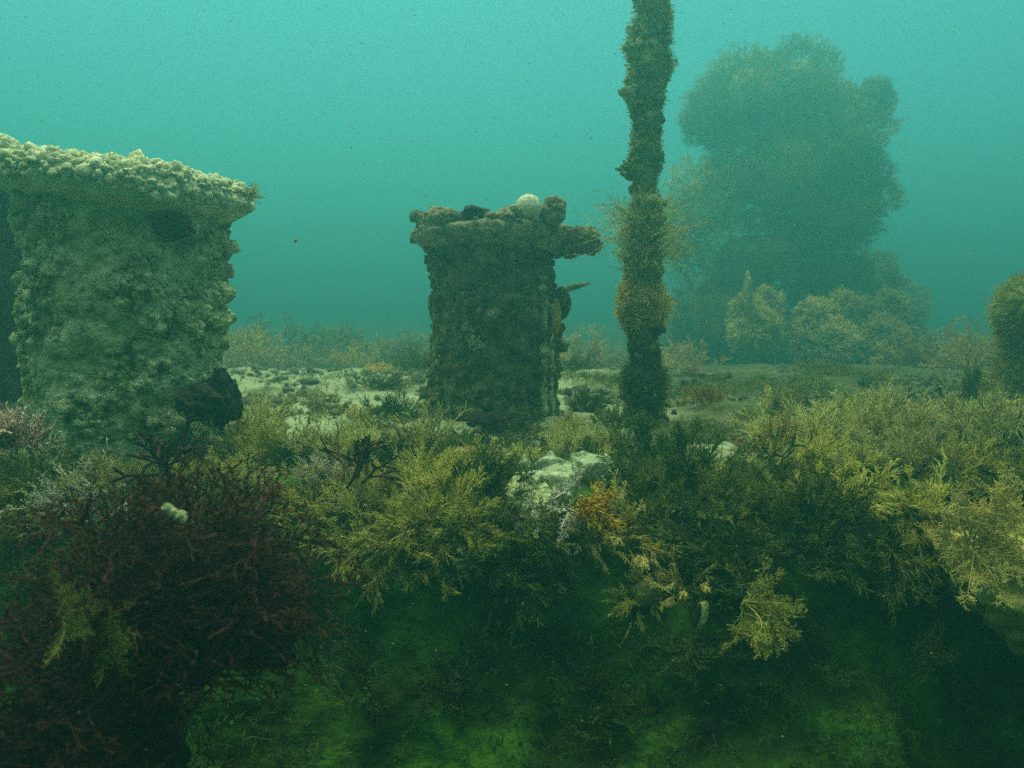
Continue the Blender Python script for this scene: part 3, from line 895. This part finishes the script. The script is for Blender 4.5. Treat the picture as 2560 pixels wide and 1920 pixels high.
# ------------------------------------------------------------------ foreground growths
def var(name, mat, n, fn):
    return [fn(s_).mesh(name, mat) for s_ in range(n)]
TUFT = {
 'ochre': var('tuft', 'algae_ochre', 3, lambda s: brush(10 + s, 44, .13, 78, .045)),
 'pale': var('tuft', 'algae_pale', 3, lambda s: brush(20 + s, 46, .13, 80, .045)),
 'olive': var('tuft', 'algae_olive', 3, lambda s: brush(30 + s, 42, .13, 78, .045)),
 'green': var('tuft', 'algae_green', 3, lambda s: brush(40 + s, 34, .13, 80, .04)),
 'brown': var('tuft', 'algae_brown', 2, lambda s: brush(50 + s, 26, .13, 60, .03)),
 'spiky': var('tuft', 'algae_pale', 2, lambda s: brush(60 + s, 36, .15, 38, .02, ((10, .26, 30),), .0020, .1)),
 'droop': var('tuft', 'algae_ochre', 3, lambda s: brush(70 + s, 38, .16, 60, .03, ((20, .36, 20), (5, .5, 20)), .0012, .10, (0, 0, -.16))),
 'droopale': var('tuft', 'algae_tan', 2, lambda s: brush(80 + s, 38, .16, 60, .03, ((20, .36, 20), (5, .5, 20)), .0012, .10, (0, 0, -.16))),
 'fern': var('frond', 'algae_olive', 2, lambda s: pinnate(90 + s, 10, .16)),
 'fernpale': var('frond', 'algae_tan', 2, lambda s: pinnate(95 + s, 13, .15, .0013, 20, .3, 45, 62, .9, sub=6)),
 'white': var('frond', 'algae_white', 2, lambda s: pinnate(100 + s, 11, .14, .0026, 16, .22, 32, 60, 1.2, sub=4)),
 'gold': var('frond', 'algae_ochre', 2, lambda s: pinnate(105 + s, 15, .15, .0012, 22, .26, 38, 58, .8, sub=6)),
 'lilac': var('frond', 'algae_white', 2, lambda s: brush(130 + s, 60, .11, 75, .04, ((14, .26, 34), (3, .4, 35)), .0020, .14)),
 'orange': var('frond', 'algae_orange', 2, lambda s: brush(110 + s, 26, .11, 62, .02, ((9, .38, 40), (3, .4, 40)), .0030, .16)),
 'pink': var('frond', 'coral_pink', 1, lambda s: brush(120 + s, 110, .09, 75, .035, ((7, .22, 35),), .0040, .10)),
}
def grow(X_, Y_, kind, size, label, cat='seaweed', out=0., name=None, tilt=.5, group=None, depth=None, lift=0., rz=None, seed=0, face=False, updir=None):
    """size = height in pixels of the 2212 view"""
    if depth is None:
        p, n = hit(X_, Y_)
    else:
        p, n = atb(X_, Y_, depth), Vector((0, -1, 0))
    n = Vector(n); p = p + (O - p).normalized() * out
    r = random.Random(int(X_ * 7 + Y_ * 13 + seed))
    ms = TUFT[kind]
    o = link(name or {'lilac': 'feathery_coral', 'gold': 'fan_alga', 'fern': 'fern_alga', 'fernpale': 'fern_alga', 'white': 'feathery_coral', 'orange': 'orange_coral', 'pink': 'pink_coral'}.get(kind, 'algae_tuft'), ms[r.randrange(len(ms))])
    upv = Vector(updir) if updir else (n * tilt + Vector((0, 0, 1)) * (1 - tilt) + Vector((r.uniform(-.15, .15), r.uniform(-.1, .1), 0)))
    q = upv.normalized().to_track_quat('Z', 'Y')
    ang = r.uniform(0, 6.28) if rz is None else rz
    o.rotation_mode = 'QUATERNION'
    from mathutils import Quaternion
    if face:
        # turn the flat side (local Y) to the camera
        z = upv.normalized(); toc = (O - p).normalized(); x = toc.cross(z).normalized(); y = z.cross(x)
        M = Matrix((x, y, z)).transposed(); o.rotation_quaternion = M.to_quaternion() @ Quaternion((0, 0, 1), r.uniform(-.25, .25))
    else:
        o.rotation_quaternion = q @ Quaternion((0, 0, 1), ang)
    s_ = size * (1.25 if Y_ > 935 else .95) * mpp(p[1]) / .13
    o.scale = (s_, s_, s_ * r.uniform(.85, 1.1))
    o.location = p - n * .012 + Vector((0, 0, lift))
    tag(o, label, cat, group)
    return o

items = [
 (420, 1040, 'ochre', 60, 'yellow tuft behind the top twigs of the big red coral'),
 (520, 1060, 'pale', 60, 'pale yellow tuft showing through the upper right twigs of the red coral'),
 (620, 1090, 'ochre', 60, 'yellow tuft behind the right shoulder of the big red coral'),
 (330, 1090, 'olive', 70, 'olive tuft behind the upper left twigs of the big red coral'),
 (680, 1130, 'droop', 60, 'drooping yellow tuft squeezed between red coral and golden patch'),
 (230, 1060, 'pale', 70, 'pale tuft behind the whitish knobby coral on the left'),
 # X, Y, kind, size px, label
 (180, 1010, 'pale', 80, 'pale yellow fluffy tuft at the left end of the ledge'),
 (270, 1015, 'pale', 70, 'yellow tuft just behind the top of the dark red coral on its left'),
 (360, 960, 'pale', 75, 'yellow tuft in front of the foot of the white crusted bollard'),
 (440, 960, 'pale', 85, 'bright fluffy tuft right under the black rounded sponge'),
 (520, 965, 'pale', 90, 'wide yellow green tuft right of the foot of the white crusted bollard'),
 (585, 990, 'olive', 70, 'olive tuft at the right end of the row before the white crusted bollard'),
 (640, 1015, 'olive', 60, 'olive tuft on the ledge below the open sand patch'),
 (720, 985, 'pale', 70, 'yellow brown tuft at the near edge of the sand patch'),
 (790, 985, 'pale', 62, 'yellow brown tuft left of the tall spiky tuft'),
 (925, 985, 'spiky', 110, 'tall spiky upright tuft in front of the left foot of the middle bollard'),
 (905, 1010, 'ochre', 60, 'bushy tuft at the foot of the tall spiky one'),
 (965, 1000, 'olive', 60, 'olive tuft right beside the tall spiky tuft'),
 (840, 1080, 'pale', 85, 'golden tuft on the brow right of the dark red coral'),
 (920, 1090, 'ochre', 95, 'largest golden tuft on the brow below the tall spiky tuft'),
 (800, 1140, 'droop', 80, 'golden drooping tuft beside the right tips of the dark red coral'),
 (900, 1160, 'droop', 90, 'golden drooping tuft under the largest golden tuft'),
 (980, 1150, 'droop', 80, 'golden drooping tuft at the right end of the golden patch'),
 (760, 1200, 'droop', 70, 'drooping green yellow tuft hanging right of the dark red coral'),
 (840, 1210, 'droop', 70, 'lowest drooping yellow tuft on the wall under the golden patch'),
 (720, 1060, 'pale', 60, 'small pale tuft at the upper right tips of the dark red coral'),
 (1040, 1015, 'ochre', 50, 'low yellow tuft on the bare ledge left of the white crust'),
 (1110, 1010, 'pale', 55, 'low yellow tuft just above the left end of the white crust'),
 (1250, 985, 'pale', 65, 'yellow tuft behind the white crust'),
 (1310, 985, 'olive', 60, 'olive tuft behind the right end of the white crust'),
 (1050, 1060, 'green', 80, 'dark green leafy clump left of the white crust'),
 (1130, 1150, 'olive', 70, 'green tuft under the white crust'),
 (1060, 1200, 'green', 90, 'dark green clump on the wall below the golden patch'),
 (1180, 1220, 'green', 80, 'dark clump on the wall under the white feathery coral'),
 (1390, 1010, 'green', 95, 'dark green bushy clump below the foot of the shaggy post'),
 (1460, 1040, 'green', 95, 'dark green bushy clump under the small white crust'),
 (1400, 1100, 'green', 90, 'dark green clump right of the orange coral'),
 (1500, 1110, 'olive', 85, 'olive clump on the brow below the small white crust'),
 (1340, 1150, 'droopale', 80, 'tan feathery tuft hanging below the orange coral'),
 (1290, 1160, 'droopale', 62, 'smaller tan tuft hanging left under the orange coral'),
 (1600, 1030, 'pale', 50, 'pale curly tuft right of the small white crust'),
 (1590, 1100, 'olive', 85, 'olive clump left of the dark gap in the brow'),
 (1660, 1130, 'fern', 85, 'olive fern like frond left of the hanging tan fronds'),
 (1680, 990, 'brown', 75, 'brown bristly tuft at the left end of the pale ridge'),
 (1730, 960, 'pale', 91, 'first pale tuft at the left of the long ridge'),
 (1800, 950, 'pale', 91, 'second pale tuft from the left on the long ridge'),
 (1870, 950, 'pale', 91, 'third pale tuft from the left on the long ridge'),
 (1940, 940, 'pale', 97, 'pale tuft at the middle of the long ridge'),
 (2010, 935, 'pale', 97, 'pale tuft right of the middle of the long ridge'),
 (2080, 935, 'pale', 97, 'pale tuft near the right end of the long ridge'),
 (2150, 970, 'pale', 104, 'pale tuft at the right end of the long ridge'),
 (1760, 1010, 'ochre', 85, 'yellow tuft in the lower row at the left of the long ridge'),
 (1850, 1015, 'pale', 80, 'yellow tuft in the lower row at the middle of the long ridge'),
 (1950, 1010, 'pale', 80, 'yellow tuft in the lower row right of the ridge middle'),
 (2050, 1010, 'ochre', 85, 'yellow tuft in the lower row at the right of the long ridge'),
 (2130, 1040, 'olive', 85, 'olive tuft hanging off the right end of the long ridge'),
 (1740, 1080, 'olive', 90, 'dark olive tuft below the left part of the long ridge'),
 (1860, 1095, 'droop', 85, 'large yellow fronds hanging under the long ridge'),
 (1960, 1135, 'droop', 85, 'yellow feathery fronds hanging right of the large ones'),
 (1990, 1170, 'droop', 80, 'lowest yellow fronds hanging at the right corner of the brow'),
 (1930, 1210, 'droop', 70, 'dim fronds on the wall under the right corner of the brow'),
 (1700, 1180, 'green', 95, 'dark green clump on the wall under the olive fern'),
 (1560, 1180, 'green', 95, 'dark green clump hanging right of the yellow finger sponge'),
 (1800, 1180, 'green', 95, 'dark green clump in shade under the large yellow fronds'),
 (1620, 1250, 'fern', 60, 'small fern frond above the golden fan on the wall'),
 (1100, 1270, 'green', 80, 'dim green clump on the middle of the wall'),
 (1380, 1300, 'droop', 50, 'dim fuzzy lump of algae left of the pale shell'),
 (1470, 1260, 'droopale', 55, 'shaggy tan tuft just above the pale shell'),
 (1530, 1430, 'green', 70, 'dark clump on the wall below the pale shell'),
 (1700, 1450, 'green', 90, 'dark clump on the wall below the golden fan'),
 (1300, 1500, 'green', 80, 'dark clump low in the middle of the wall'),
 (1000, 1480, 'green', 90, 'dark clump low on the wall right of the red coral'),
 (780, 1480, 'green', 90, 'dark clump on the wall under the right side of the red coral'),
 (60, 1010, 'olive', 70, 'olive tuft in the shade of the pink coral'),
 (60, 1090, 'olive', 90, 'olive green tuft at the left edge under the pink coral'),
 (140, 1100, 'pale', 60, 'pale greyish tuft at the upper left of the red coral'),
 (30, 1230, 'fern', 90, 'yellow green fern at the left edge below the yellow sponge'),
 (90, 1290, 'green', 90, 'dark fern clump at the left edge of the wall'),
 (1510, 955, 'olive', 48, 'small mossy knob tuft on the deck right of the black ball'),
 (1230, 930, 'ochre', 38, 'small yellow tuft on the deck between the middle bollard and the post'),
 (840, 905, 'green', 75, 'dark rounded shrub left of the foot of the middle bollard'),
 (810, 925, 'olive', 45, 'small olive tuft in front of the dark rounded shrub'),
 (815, 840, 'olive', 60, 'hazy olive shrub on the sand behind the dark rounded shrub'),
 (735, 890, 'brown', 34, 'small brown tuft alone on the sand'),
 (615, 900, 'olive', 30, 'tiny olive tuft on the sand right of the white crusted bollard'),
 (690, 885, 'spiky', 62, 'thin branching yellow sprig standing on the sand'),
 (1525, 870, 'brown', 52, 'orange brown tuft on the deck right of the shaggy post'),
 (1680, 880, 'pale', 55, 'pale bushy tuft at the left of the deck clump under the coral mound'),
 (1740, 880, 'olive', 60, 'olive bushy tuft at the right of the deck clump under the coral mound'),
 (1870, 880, 'olive', 50, 'grey green tuft on the deck behind the long ridge'),
 (1960, 880, 'green', 55, 'dim green tuft on the deck behind the right of the long ridge'),
 (2090, 860, 'green', 70, 'dark bush on the deck left of the round headed post'),
 (2180, 850, 'olive', 80, 'olive bush round the foot of the round headed post'),
 (2190, 950, 'green', 80, 'dark green tuft at the right edge under the yellow sponge cluster'),
 (1270, 890, 'green', 55, 'dark tuft on the deck at the right foot of the middle bollard'),
 (1330, 920, 'olive', 60, 'olive tuft on the deck left of the post foot'),
 (1060, 930, 'green', 42, 'dark creeping tuft at the foot of the middle bollard'),
 (1120, 940, 'olive', 36, 'low olive tuft in front of the middle bollard'),
 (1240, 800, 'olive', 50, 'hazy tuft on the deck between bollard and post'),
 (900, 800, 'olive', 60, 'hazy tuft at the left side of the middle bollard'),
]
for it in items:
    droop = it[2] in ('droop', 'droopale')
    grow(*it, tilt=.75 if droop or it[1] > 1050 else .3)

F = dict(face=True)
grow(120, 1345, 'fern', 85, 'bright green feathery frond on the dark left of the wall', updir=(.9, -.3, .35), depth=1.33, **F)
grow(215, 1395, 'fern', 75, 'second smaller green frond below the bright feathery one', updir=(.9, -.3, .1), depth=1.33, **F)
grow(1600, 1300, 'gold', 100, 'golden branching fan glowing on the dark wall', updir=(.85, -.3, -.35), out=.10, **F)
grow(1640, 1335, 'gold', 66, 'smaller golden fan overlapping the lower edge of the glowing golden fan', updir=(.7, -.3, -.7), out=.09, **F)
grow(1975, 1400, 'fern', 62, 'dim brown fan low on the right of the wall', updir=(.7, -.4, -.1), out=.05, **F)
grow(1255, 1100, 'orange', 80, 'bright orange branching coral beside the white feathery coral', 'coral', updir=(.8, -.5, .3), out=.10)
grow(1165, 1085, 'white', 95, 'white lilac feathery coral hanging from the white crust', 'coral', updir=(.6, -.5, -.45), out=.08, **F)
grow(1225, 1095, 'white', 80, 'second white feathery coral hanging just left of the orange coral', 'coral', updir=(.1, -.4, -.9), out=.09, **F)
grow(1120, 1110, 'white', 60, 'dull pink feathery coral at the left of the white one', 'coral', updir=(.8, -.4, -.15), out=.06, **F)
grow(30, 955, 'pink', 80, 'pinkish white bushy coral at the left picture edge', 'coral', depth=2.3, updir=(.35, -.3, .9))
grow(0, 930, 'pink', 70, 'second pinkish white coral clump cut by the left picture edge', 'coral', depth=2.25, updir=(-.1, -.3, 1))
grow(775, 905, 'fernpale', 42, 'pale ribbed frond standing on the sand left of the dark shrub', updir=(.1, -.2, 1), **F)
grow(1225, 912, 'fernpale', 36, 'yellow ribbed frond between the middle bollard and the post', updir=(.1, -.2, 1), **F)
grow(1240, 765, 'white', 34, 'small white feathery animal on the hazy deck right of the middle bollard', 'coral', updir=(-.1, -.2, 1), depth=6, **F)

# tan coral heap on a pale slab at the right edge
yS = 2.25
sl_c = atb(2180, 1190, yS)
a = Acc(); lump(a, (0, 0, 0), (.36, .27, .17), 40, .5, .8, 11, .18, .2)
o = link('rock_slab', a.mesh('rock_slab', 'slab_tan')); o.location = sl_c + Vector((.26, .14, -.14)); o.rotation_euler = (R(8), R(20), 0)
tag(o, 'sandy slab jutting out at the right picture edge under the tan branching coral', 'rock')
for n_, (X_, Y_, u_, s_, lb) in enumerate(((2040, 1110, (.8, -.5, -.1), 95, 'tan branching coral at the left tip of the sandy slab'), (2090, 1140, (.8, -.5, -.35), 100, 'tan branching coral sloping down the middle of the sandy slab'),
                        (2130, 1110, (.9, -.5, 0), 90, 'tan branching coral on the top of the sandy slab'), (2110, 1190, (.85, -.5, -.5), 90, 'lowest tan branching coral on the sandy slab'))):
    grow(X_, Y_, 'fernpale', s_, lb, 'coral', depth=yS - .12 - .015 * n_, updir=u_, **F)

# dark red branching coral (big) : nine separate limbs
def coral_bush(name, label, X_, Y_, depth, n0, L, gens, w, seed, mat='coral_red', spread=75, up=None, group=None, scale=1, core=None, sx=1, **kw):
    kw.setdefault('base', .02)
    p = atb(X_, Y_, depth)
    root = empty(name, p, label, 'coral', group)
    for a in forked(seed, n0, L, gens, 30, w, spread, up=up, decay=.88, **kw):
        link('branch', a.mesh('branch', mat), root)
    if core:
        a = Acc(); lump(a, (0, .10, -.04), core, 40, .75, .7, seed, .5, .15); link('shade_core', a.mesh('shade_core', 'rock_dark'), root)  # near-black lump added to paint the shaded interior among the branches
    root.scale = (sx, 1, 1)
    return root
coral_bush('red_coral', 'big dark red branching coral filling the lower left foreground', 395, 1330, 1.52, 98, .034, 8, .0019, 5, spread=95, up=(0, .1, .15), base=.06, core=(.12, .08, .10), knob=.2, sx=1.25)
coral_bush('red_coral', 'dark red branching coral in the deep shade below the big one', 170, 1600, 1.46, 80, .036, 7, .0019, 6, spread=95, up=(0, .1, .1), base=.07, core=(.12, .09, .10), knob=.2)
coral_bush('red_coral', 'dark red coral sprig standing out against yellow tufts before the white crusted bollard', 370, 1030, 2.45, 5, .05, 4, .0045, 7, spread=60)
coral_bush('red_coral', 'small dark red coral sprig with thin forks right of the big coral', 780, 1040, 2.5, 5, .036, 5, .0036, 8, spread=55, up=(.3, 0, .4))
grow(700, 1045, 'lilac', 62, 'whitish feathery coral tipped with pale polyps above the right end of the red coral', 'coral')
grow(640, 1020, 'lilac', 46, 'small whitish coral left of the whitish feathery one', 'coral')
grow(170, 1075, 'lilac', 90, 'greyish lilac bushy coral at the upper left of the red coral', 'coral')
grow(240, 1110, 'lilac', 70, 'lower greyish lilac coral half hidden behind the red coral twigs', 'coral')
coral_bush('brown_coral', 'small brown branching coral at the left end of the long ridge', 1660, 985, 2.75, 5, .035, 3, .0045, 12, 'crust_green', 60)
a = Acc()
for q in range(7): lump(a, (q * .005 - .018, .002 * (q % 3), -q * .0032 + .002 * (q % 2)), .0046 + .0015 * (q % 3), 16, .7, .5, q, .4)
o = link('white_sponge', a.mesh('white_sponge', 'crust_pale')); o.location = atb(380, 1098, 1.42); tag(o, 'small lumpy white sponge finger lying on the red coral', 'sponge')

# crusts and sponges
def crust(name, label, X_, Y_, w_, h_, mat, seed, cat='sponge', t_=.05, depth=None, tiltx=0.):
    if depth is None:
        p, n = hit(X_, Y_); p = p + n * .01; y_ = p[1]
    else:
        p = atb(X_, Y_, depth); y_ = depth
    kk = mpp(y_)
    a = Acc(); V, Q = SPH[40]
    d = 1 + .35 * fbm(V + seed, .9, 3, seed) + .16 * (bubbly(V + seed, .35, seed) - .5) + .06 * fbm(V, .12, 2, seed)
    a.add(V * d[:, None] * np.array([w_ / 2 * kk, t_, h_ / 2 * kk]), Q)
    o = link(name, a.mesh(name, mat)); o.location = p; o.rotation_euler = (tiltx, 0, 0)
    return tag(o, label, cat)
def patch(name, label, X_, Y_, w_, h_, mat, seed, t_=.03, cat='sponge'):
    """an irregular sheet growing on the rock: it follows the surface under it and swells into folds"""
    nu_, nv_ = 90, 70
    P_ = []
    for u_ in np.linspace(-1, 1, nu_):
        for v_ in np.linspace(-1, 1, nv_):
            q, n = hit(X_ + u_ * w_ / 2, Y_ - v_ * h_ / 2)
            P_.append((*q, *n, u_, v_))
    P_ = np.array(P_); n = P_[:, 3:6].mean(0); n /= np.linalg.norm(n); u_, v_ = P_[:, 6], P_[:, 7]
    p = P_[:, :3]; q = np.stack([u_ * 1.6, v_, u_ * 0], 1)
    m = 1 - np.sqrt(u_ ** 2 + v_ ** 2) + .45 * fbm(q + seed, .6, 3, seed)
    f = np.clip(m / .35, -1, 1)
    h = np.where(f > 0, np.sqrt(np.abs(f)), f * 1.2) * t_ * (1 + .5 * fbm(p, .06, 2, seed)) + np.clip(f, 0, 1) * (.5 * t_ * bubbly(p, .05, seed) + .15 * t_ * fbm(p, .02, 2, seed))
    p = p + n * (h - .006)[:, None]
    a = Acc().add(p, grid_quads(nu_, nv_)[:, ::-1])
    return tag(link(name, a.mesh(name, mat)), label, cat)
patch('white_crust', 'smooth white folded sponge crust on the brow left of the post', 1185, 1038, 150, 90, 'white_sponge', 3, .035)
patch('white_crust', 'second fold of white sponge crust reaching right towards the post', 1275, 1010, 110, 60, 'white_sponge', 5)
patch('pale_crust', 'pale green crust running down behind the white feathery coral', 1140, 1090, 130, 120, 'crust_pale', 6)
patch('white_crust', 'small thin white crust on the ledge right of the post', 1560, 985, 120, 50, 'white_sponge', 8, .02)
patch('white_crust', 'tiny white crust scrap beside the small thin one', 1500, 972, 60, 20, 'white_sponge', 9, .012)
crust('rock', 'mauve rounded rock behind the tall spiky tuft', 885, 955, 60, 50, 'mauve', 10, 'rock')
crust('rock', 'dark stone on the sand left of the mauve rock', 850, 945, 55, 24, 'rock', 11, 'rock')
crust('rock', 'grey flat stone on the sand near the white crusted bollard', 668, 828, 40, 18, 'rock', 12, 'rock')
crust('rock', 'dark low rock at the foot of the middle bollard', 1080, 915, 140, 36, 'rock_dark', 13, 'rock', t_=.08)
crust('rock', 'low pinkish rock ledge in front of the middle bollard', 1010, 985, 200, 30, 'mauve', 14, 'rock', t_=.08)
crust('rock', 'hazy pale flat rock on the deck below the coral mound', 1540, 812, 70, 20, 'rock', 16, 'rock', t_=.1)
crust('rock', 'small white speck of shell on the ledge behind the white crust', 1335, 975, 22, 14, 'white_sponge', 17, 'shell', t_=.01)
crust('yellow_sponge', 'bright yellow sponge at the left edge beside the red coral', 12, 1152, 50, 24, 'yellow_sponge', 18)
crust('yellow_sponge', 'curved yellow finger sponge hanging on the wall below the orange coral', 1428, 1192, 34, 60, 'yellow_sponge', 19, t_=.02).rotation_euler = (0, R(30), 0)
crust('yellow_sponge', 'small yellow sponge knob just above the curved yellow finger', 1435, 1145, 22, 16, 'yellow_sponge', 20, t_=.015)
ye = empty('yellow_sponge_cluster', atb(2175, 885, 3.3), 'cluster of bright yellow finger sponges at the right edge above the ridge', 'sponge')
for q in range(6):
    a = Acc(); lump(a, (0, 0, 0), (.022, .02, .03), 6, .2, .6, q)
    o = link('finger', a.mesh('finger', 'yellow_sponge'), ye); o.location = ((q % 3 - 1) * .04, (q // 3) * .03, -(q // 3) * .03 + .006 * q); o.rotation_euler = (0, .5 * (q % 3 - 1), 0)
crust('furry_knob', 'furry brown knob on the deck behind the small white crust', 1525, 935, 55, 55, 'crust_green', 22, t_=.04)
crust('round_lump', 'dim round lump of sponge on the wall left of the pale shell', 1395, 1285, 60, 60, 'crust_green', 23, t_=.04)
crust('round_lump', 'pale blurred round lump at the right corner of the brow', 1950, 1215, 60, 80, 'crust_green', 24, t_=.04)
# shell; its opening is a near-black lump, inner shade put into the colour
p, n = hit(1515, 1330)
se = empty('oyster_shell', p + (O - p).normalized() * .06, 'gaping pale oyster shell with a ragged lip on the wall', 'shell')
a = Acc(); V, Q = SPH[40]; kk = mpp(p[1])
W = V * np.array([15 * kk, .02, 34 * kk]) * (1 + .12 * fbm(V, .3, 3, 3))[:, None]; a.add(W, Q); o = link('valve', a.mesh('valve', 'shell'), se); o.rotation_euler = (0, R(12), 0)
a = Acc(); W = V * np.array([6 * kk, .012, 26 * kk]) * (1 + .4 * fbm(V, .3, 3, 5))[:, None] + np.array([-12 * kk, -.012, 2 * kk]); a.add(W, Q); o = link('opening', a.mesh('opening', 'shell_shade'), se); o.rotation_euler = (0, R(12), 0)
# tuft on the cap of the white bollard
grow(533, 425, 'spiky', 36, 'thin yellow sprig sprouting from the right end of the tilted white cap', depth=yL - .05, updir=(.8, -.1, .5))
grow(490, 402, 'brown', 16, 'tiny brown tuft on top of the tilted white cap', depth=yL - .1, updir=(0, 0, 1))

# small tufts between the named ones, each told apart by the landmark it stands next to
MARKS = [(1175, 1030, 'the folded white crust'), (1515, 1330, 'the gaping pale shell'), (1428, 1192, 'the curved yellow finger sponge'), (1625, 1300, 'the golden fan'),
         (1250, 1095, 'the bright orange coral'), (1560, 985, 'the small thin white crust'), (1960, 1370, 'the dim brown fan'), (150, 1345, 'the bright green frond'),
         (1180, 1120, 'the white feathery coral'), (1860, 1090, 'the large yellow fronds'), (2110, 1190, 'the sandy slab'), (920, 1090, 'the largest golden tuft'),
         (780, 1040, 'the small red coral sprig'), (925, 940, 'the tall spiky tuft'), (1395, 900, 'the foot of the shaggy post'), (1068, 900, 'the foot of the middle bollard'),
         (1800, 940, 'the long pale ridge'), (440, 880, 'the black rounded sponge'), (690, 885, 'the yellow sprig on the sand'), (1700, 870, 'the deck clump under the coral mound'),
         (2175, 885, 'the yellow finger sponges'), (840, 890, 'the dark rounded shrub'), (1380, 1300, 'the dim round lump'), (840, 1210, 'the lowest drooping yellow tuft'), (600, 1500, 'the big red coral'),
         (1525, 935, 'the furry brown knob'), (1525, 870, 'the orange brown deck tuft'), (1990, 1170, 'the right corner of the brow')]
CN = {'olive': 'olive', 'green': 'dark green', 'ochre': 'yellow', 'brown': 'brown'}
used = set()
def landmark(X_, Y_, kind, what):
    m = sorted(MARKS, key=lambda q: (q[0] - X_) ** 2 + ((q[1] - Y_) * 1.3) ** 2)
    for q in m[:3]:
        dx, dy = X_ - q[0], Y_ - q[1]; d = math.hypot(dx, dy)
        if d > 420: break
        h = 'left' if dx < 0 else 'right'; v = 'above' if dy < 0 else 'below'
        w = ('to the ' + h + ' of') if abs(dx) > 2.2 * abs(dy) else v if abs(dy) > 2.2 * abs(dx) else ('up and ' if dy < 0 else 'down and ') + h + ' from'
        n = 'close ' if d < 90 else 'far ' if d > 210 else ''
        l = 'small ' + CN[kind] + ' algae tuft ' + what + ' ' + n + w + ' ' + q[2]
        if l not in used and len(l.split()) <= 16:
            used.add(l)
            return l
rng = np.random.default_rng(44)
for q in range(205):
    X_ = rng.uniform(-20, 2230)
    Y_ = rng.uniform(985, 1230) if q < 150 else rng.uniform(1230, 1640)
    kind = str(rng.choice(['olive', 'green', 'green', 'ochre']) if Y_ < 1150 else rng.choice(['green', 'green', 'olive']))
    z_ = rng.uniform(30, 62)
    if X_ < 740 and Y_ > 1150: continue
    if 1100 < X_ < 1340 and Y_ < 1170: continue
    if Y_ > 1250 and q % 3: continue
    lb = landmark(X_, Y_, kind, 'on the wall' if Y_ > 1180 else 'on the brow')
    if lb: grow(X_, Y_, kind, z_, lb, tilt=.7)
for q in range(70):
    X_ = rng.uniform(560, 2200); Y_ = rng.uniform(770, 930)
    kind = str(rng.choice(['olive', 'green', 'brown', 'olive'])); z_ = rng.uniform(14, 30)
    if 900 < X_ < 1220 or (X_ < 1000 and rng.random() < .7): continue
    lb = landmark(X_, Y_, kind, 'on the deck')
    if lb: grow(X_, Y_, kind, z_, lb, tilt=.2)

# drifting specks
rng = np.random.default_rng(8)
n = 1500
p = np.stack([rng.uniform(-1, 1, n), rng.uniform(.7, 7, n), rng.uniform(-1, 1, n)], 1)
p[:, 0] *= p[:, 1] * .6; p[:, 2] = CAMZ - p[:, 1] * .09 + p[:, 2] * p[:, 1] * .45
keep = np.array([down(a_[0], a_[1])[2] + .02 < a_[2] if a_[1] > 2.9 else (a_[1] < 2. ) for a_ in p])
p = p[keep]
acc = Acc(); nodules(acc, p, np.zeros_like(p), p[:, 1] * rng.uniform(.0003, .0008, len(p)), rng, 3, .5)
tag(link('drifting_specks', acc.mesh('drifting_specks', 'snow')), 'fine pale specks drifting in the green water', 'particles', kind='stuff')
crumb = blob('drifting_crumb', 'single yellow crumb drifting in the open water right of the white bollard', 'debris', atb(638, 520, 2.4), .0045, 'yellow_sponge', 2, .2, n=6)

# ------------------------------------------------------------------ the water as haze
me = bpy.data.meshes.new('haze')
x0, x1, y0, y1, z0, z1 = -95, 95, -35, 110, -5.5, 4.0
v = [(x, y, z) for x in (x0, x1) for y in (y0, y1) for z in (z0, z1)]
me.from_pydata(v, [], [(0, 1, 3, 2), (4, 6, 7, 5), (0, 4, 5, 1), (2, 3, 7, 6), (0, 2, 6, 4), (1, 5, 7, 3)])
hm = bpy.data.materials.new('water_haze'); hm.use_nodes = True
hm.cycles.volume_sampling = 'DISTANCE'
t = hm.node_tree
for n_ in list(t.nodes): t.nodes.remove(n_)
o_ = t.nodes.new('ShaderNodeOutputMaterial'); pv = t.nodes.new('ShaderNodeVolumePrincipled')
pv.inputs['Color'].default_value = (0.13, 0.66, 0.84, 1)
pv.inputs['Density'].default_value = 0.080
pv.inputs['Anisotropy'].default_value = 0.60
t.links.new(pv.outputs[0], o_.inputs['Volume'])
me.materials.append(hm)
hz = link('haze', me); hz['kind'] = 'stuff'; hz['label'] = 'blue green sea water haze'
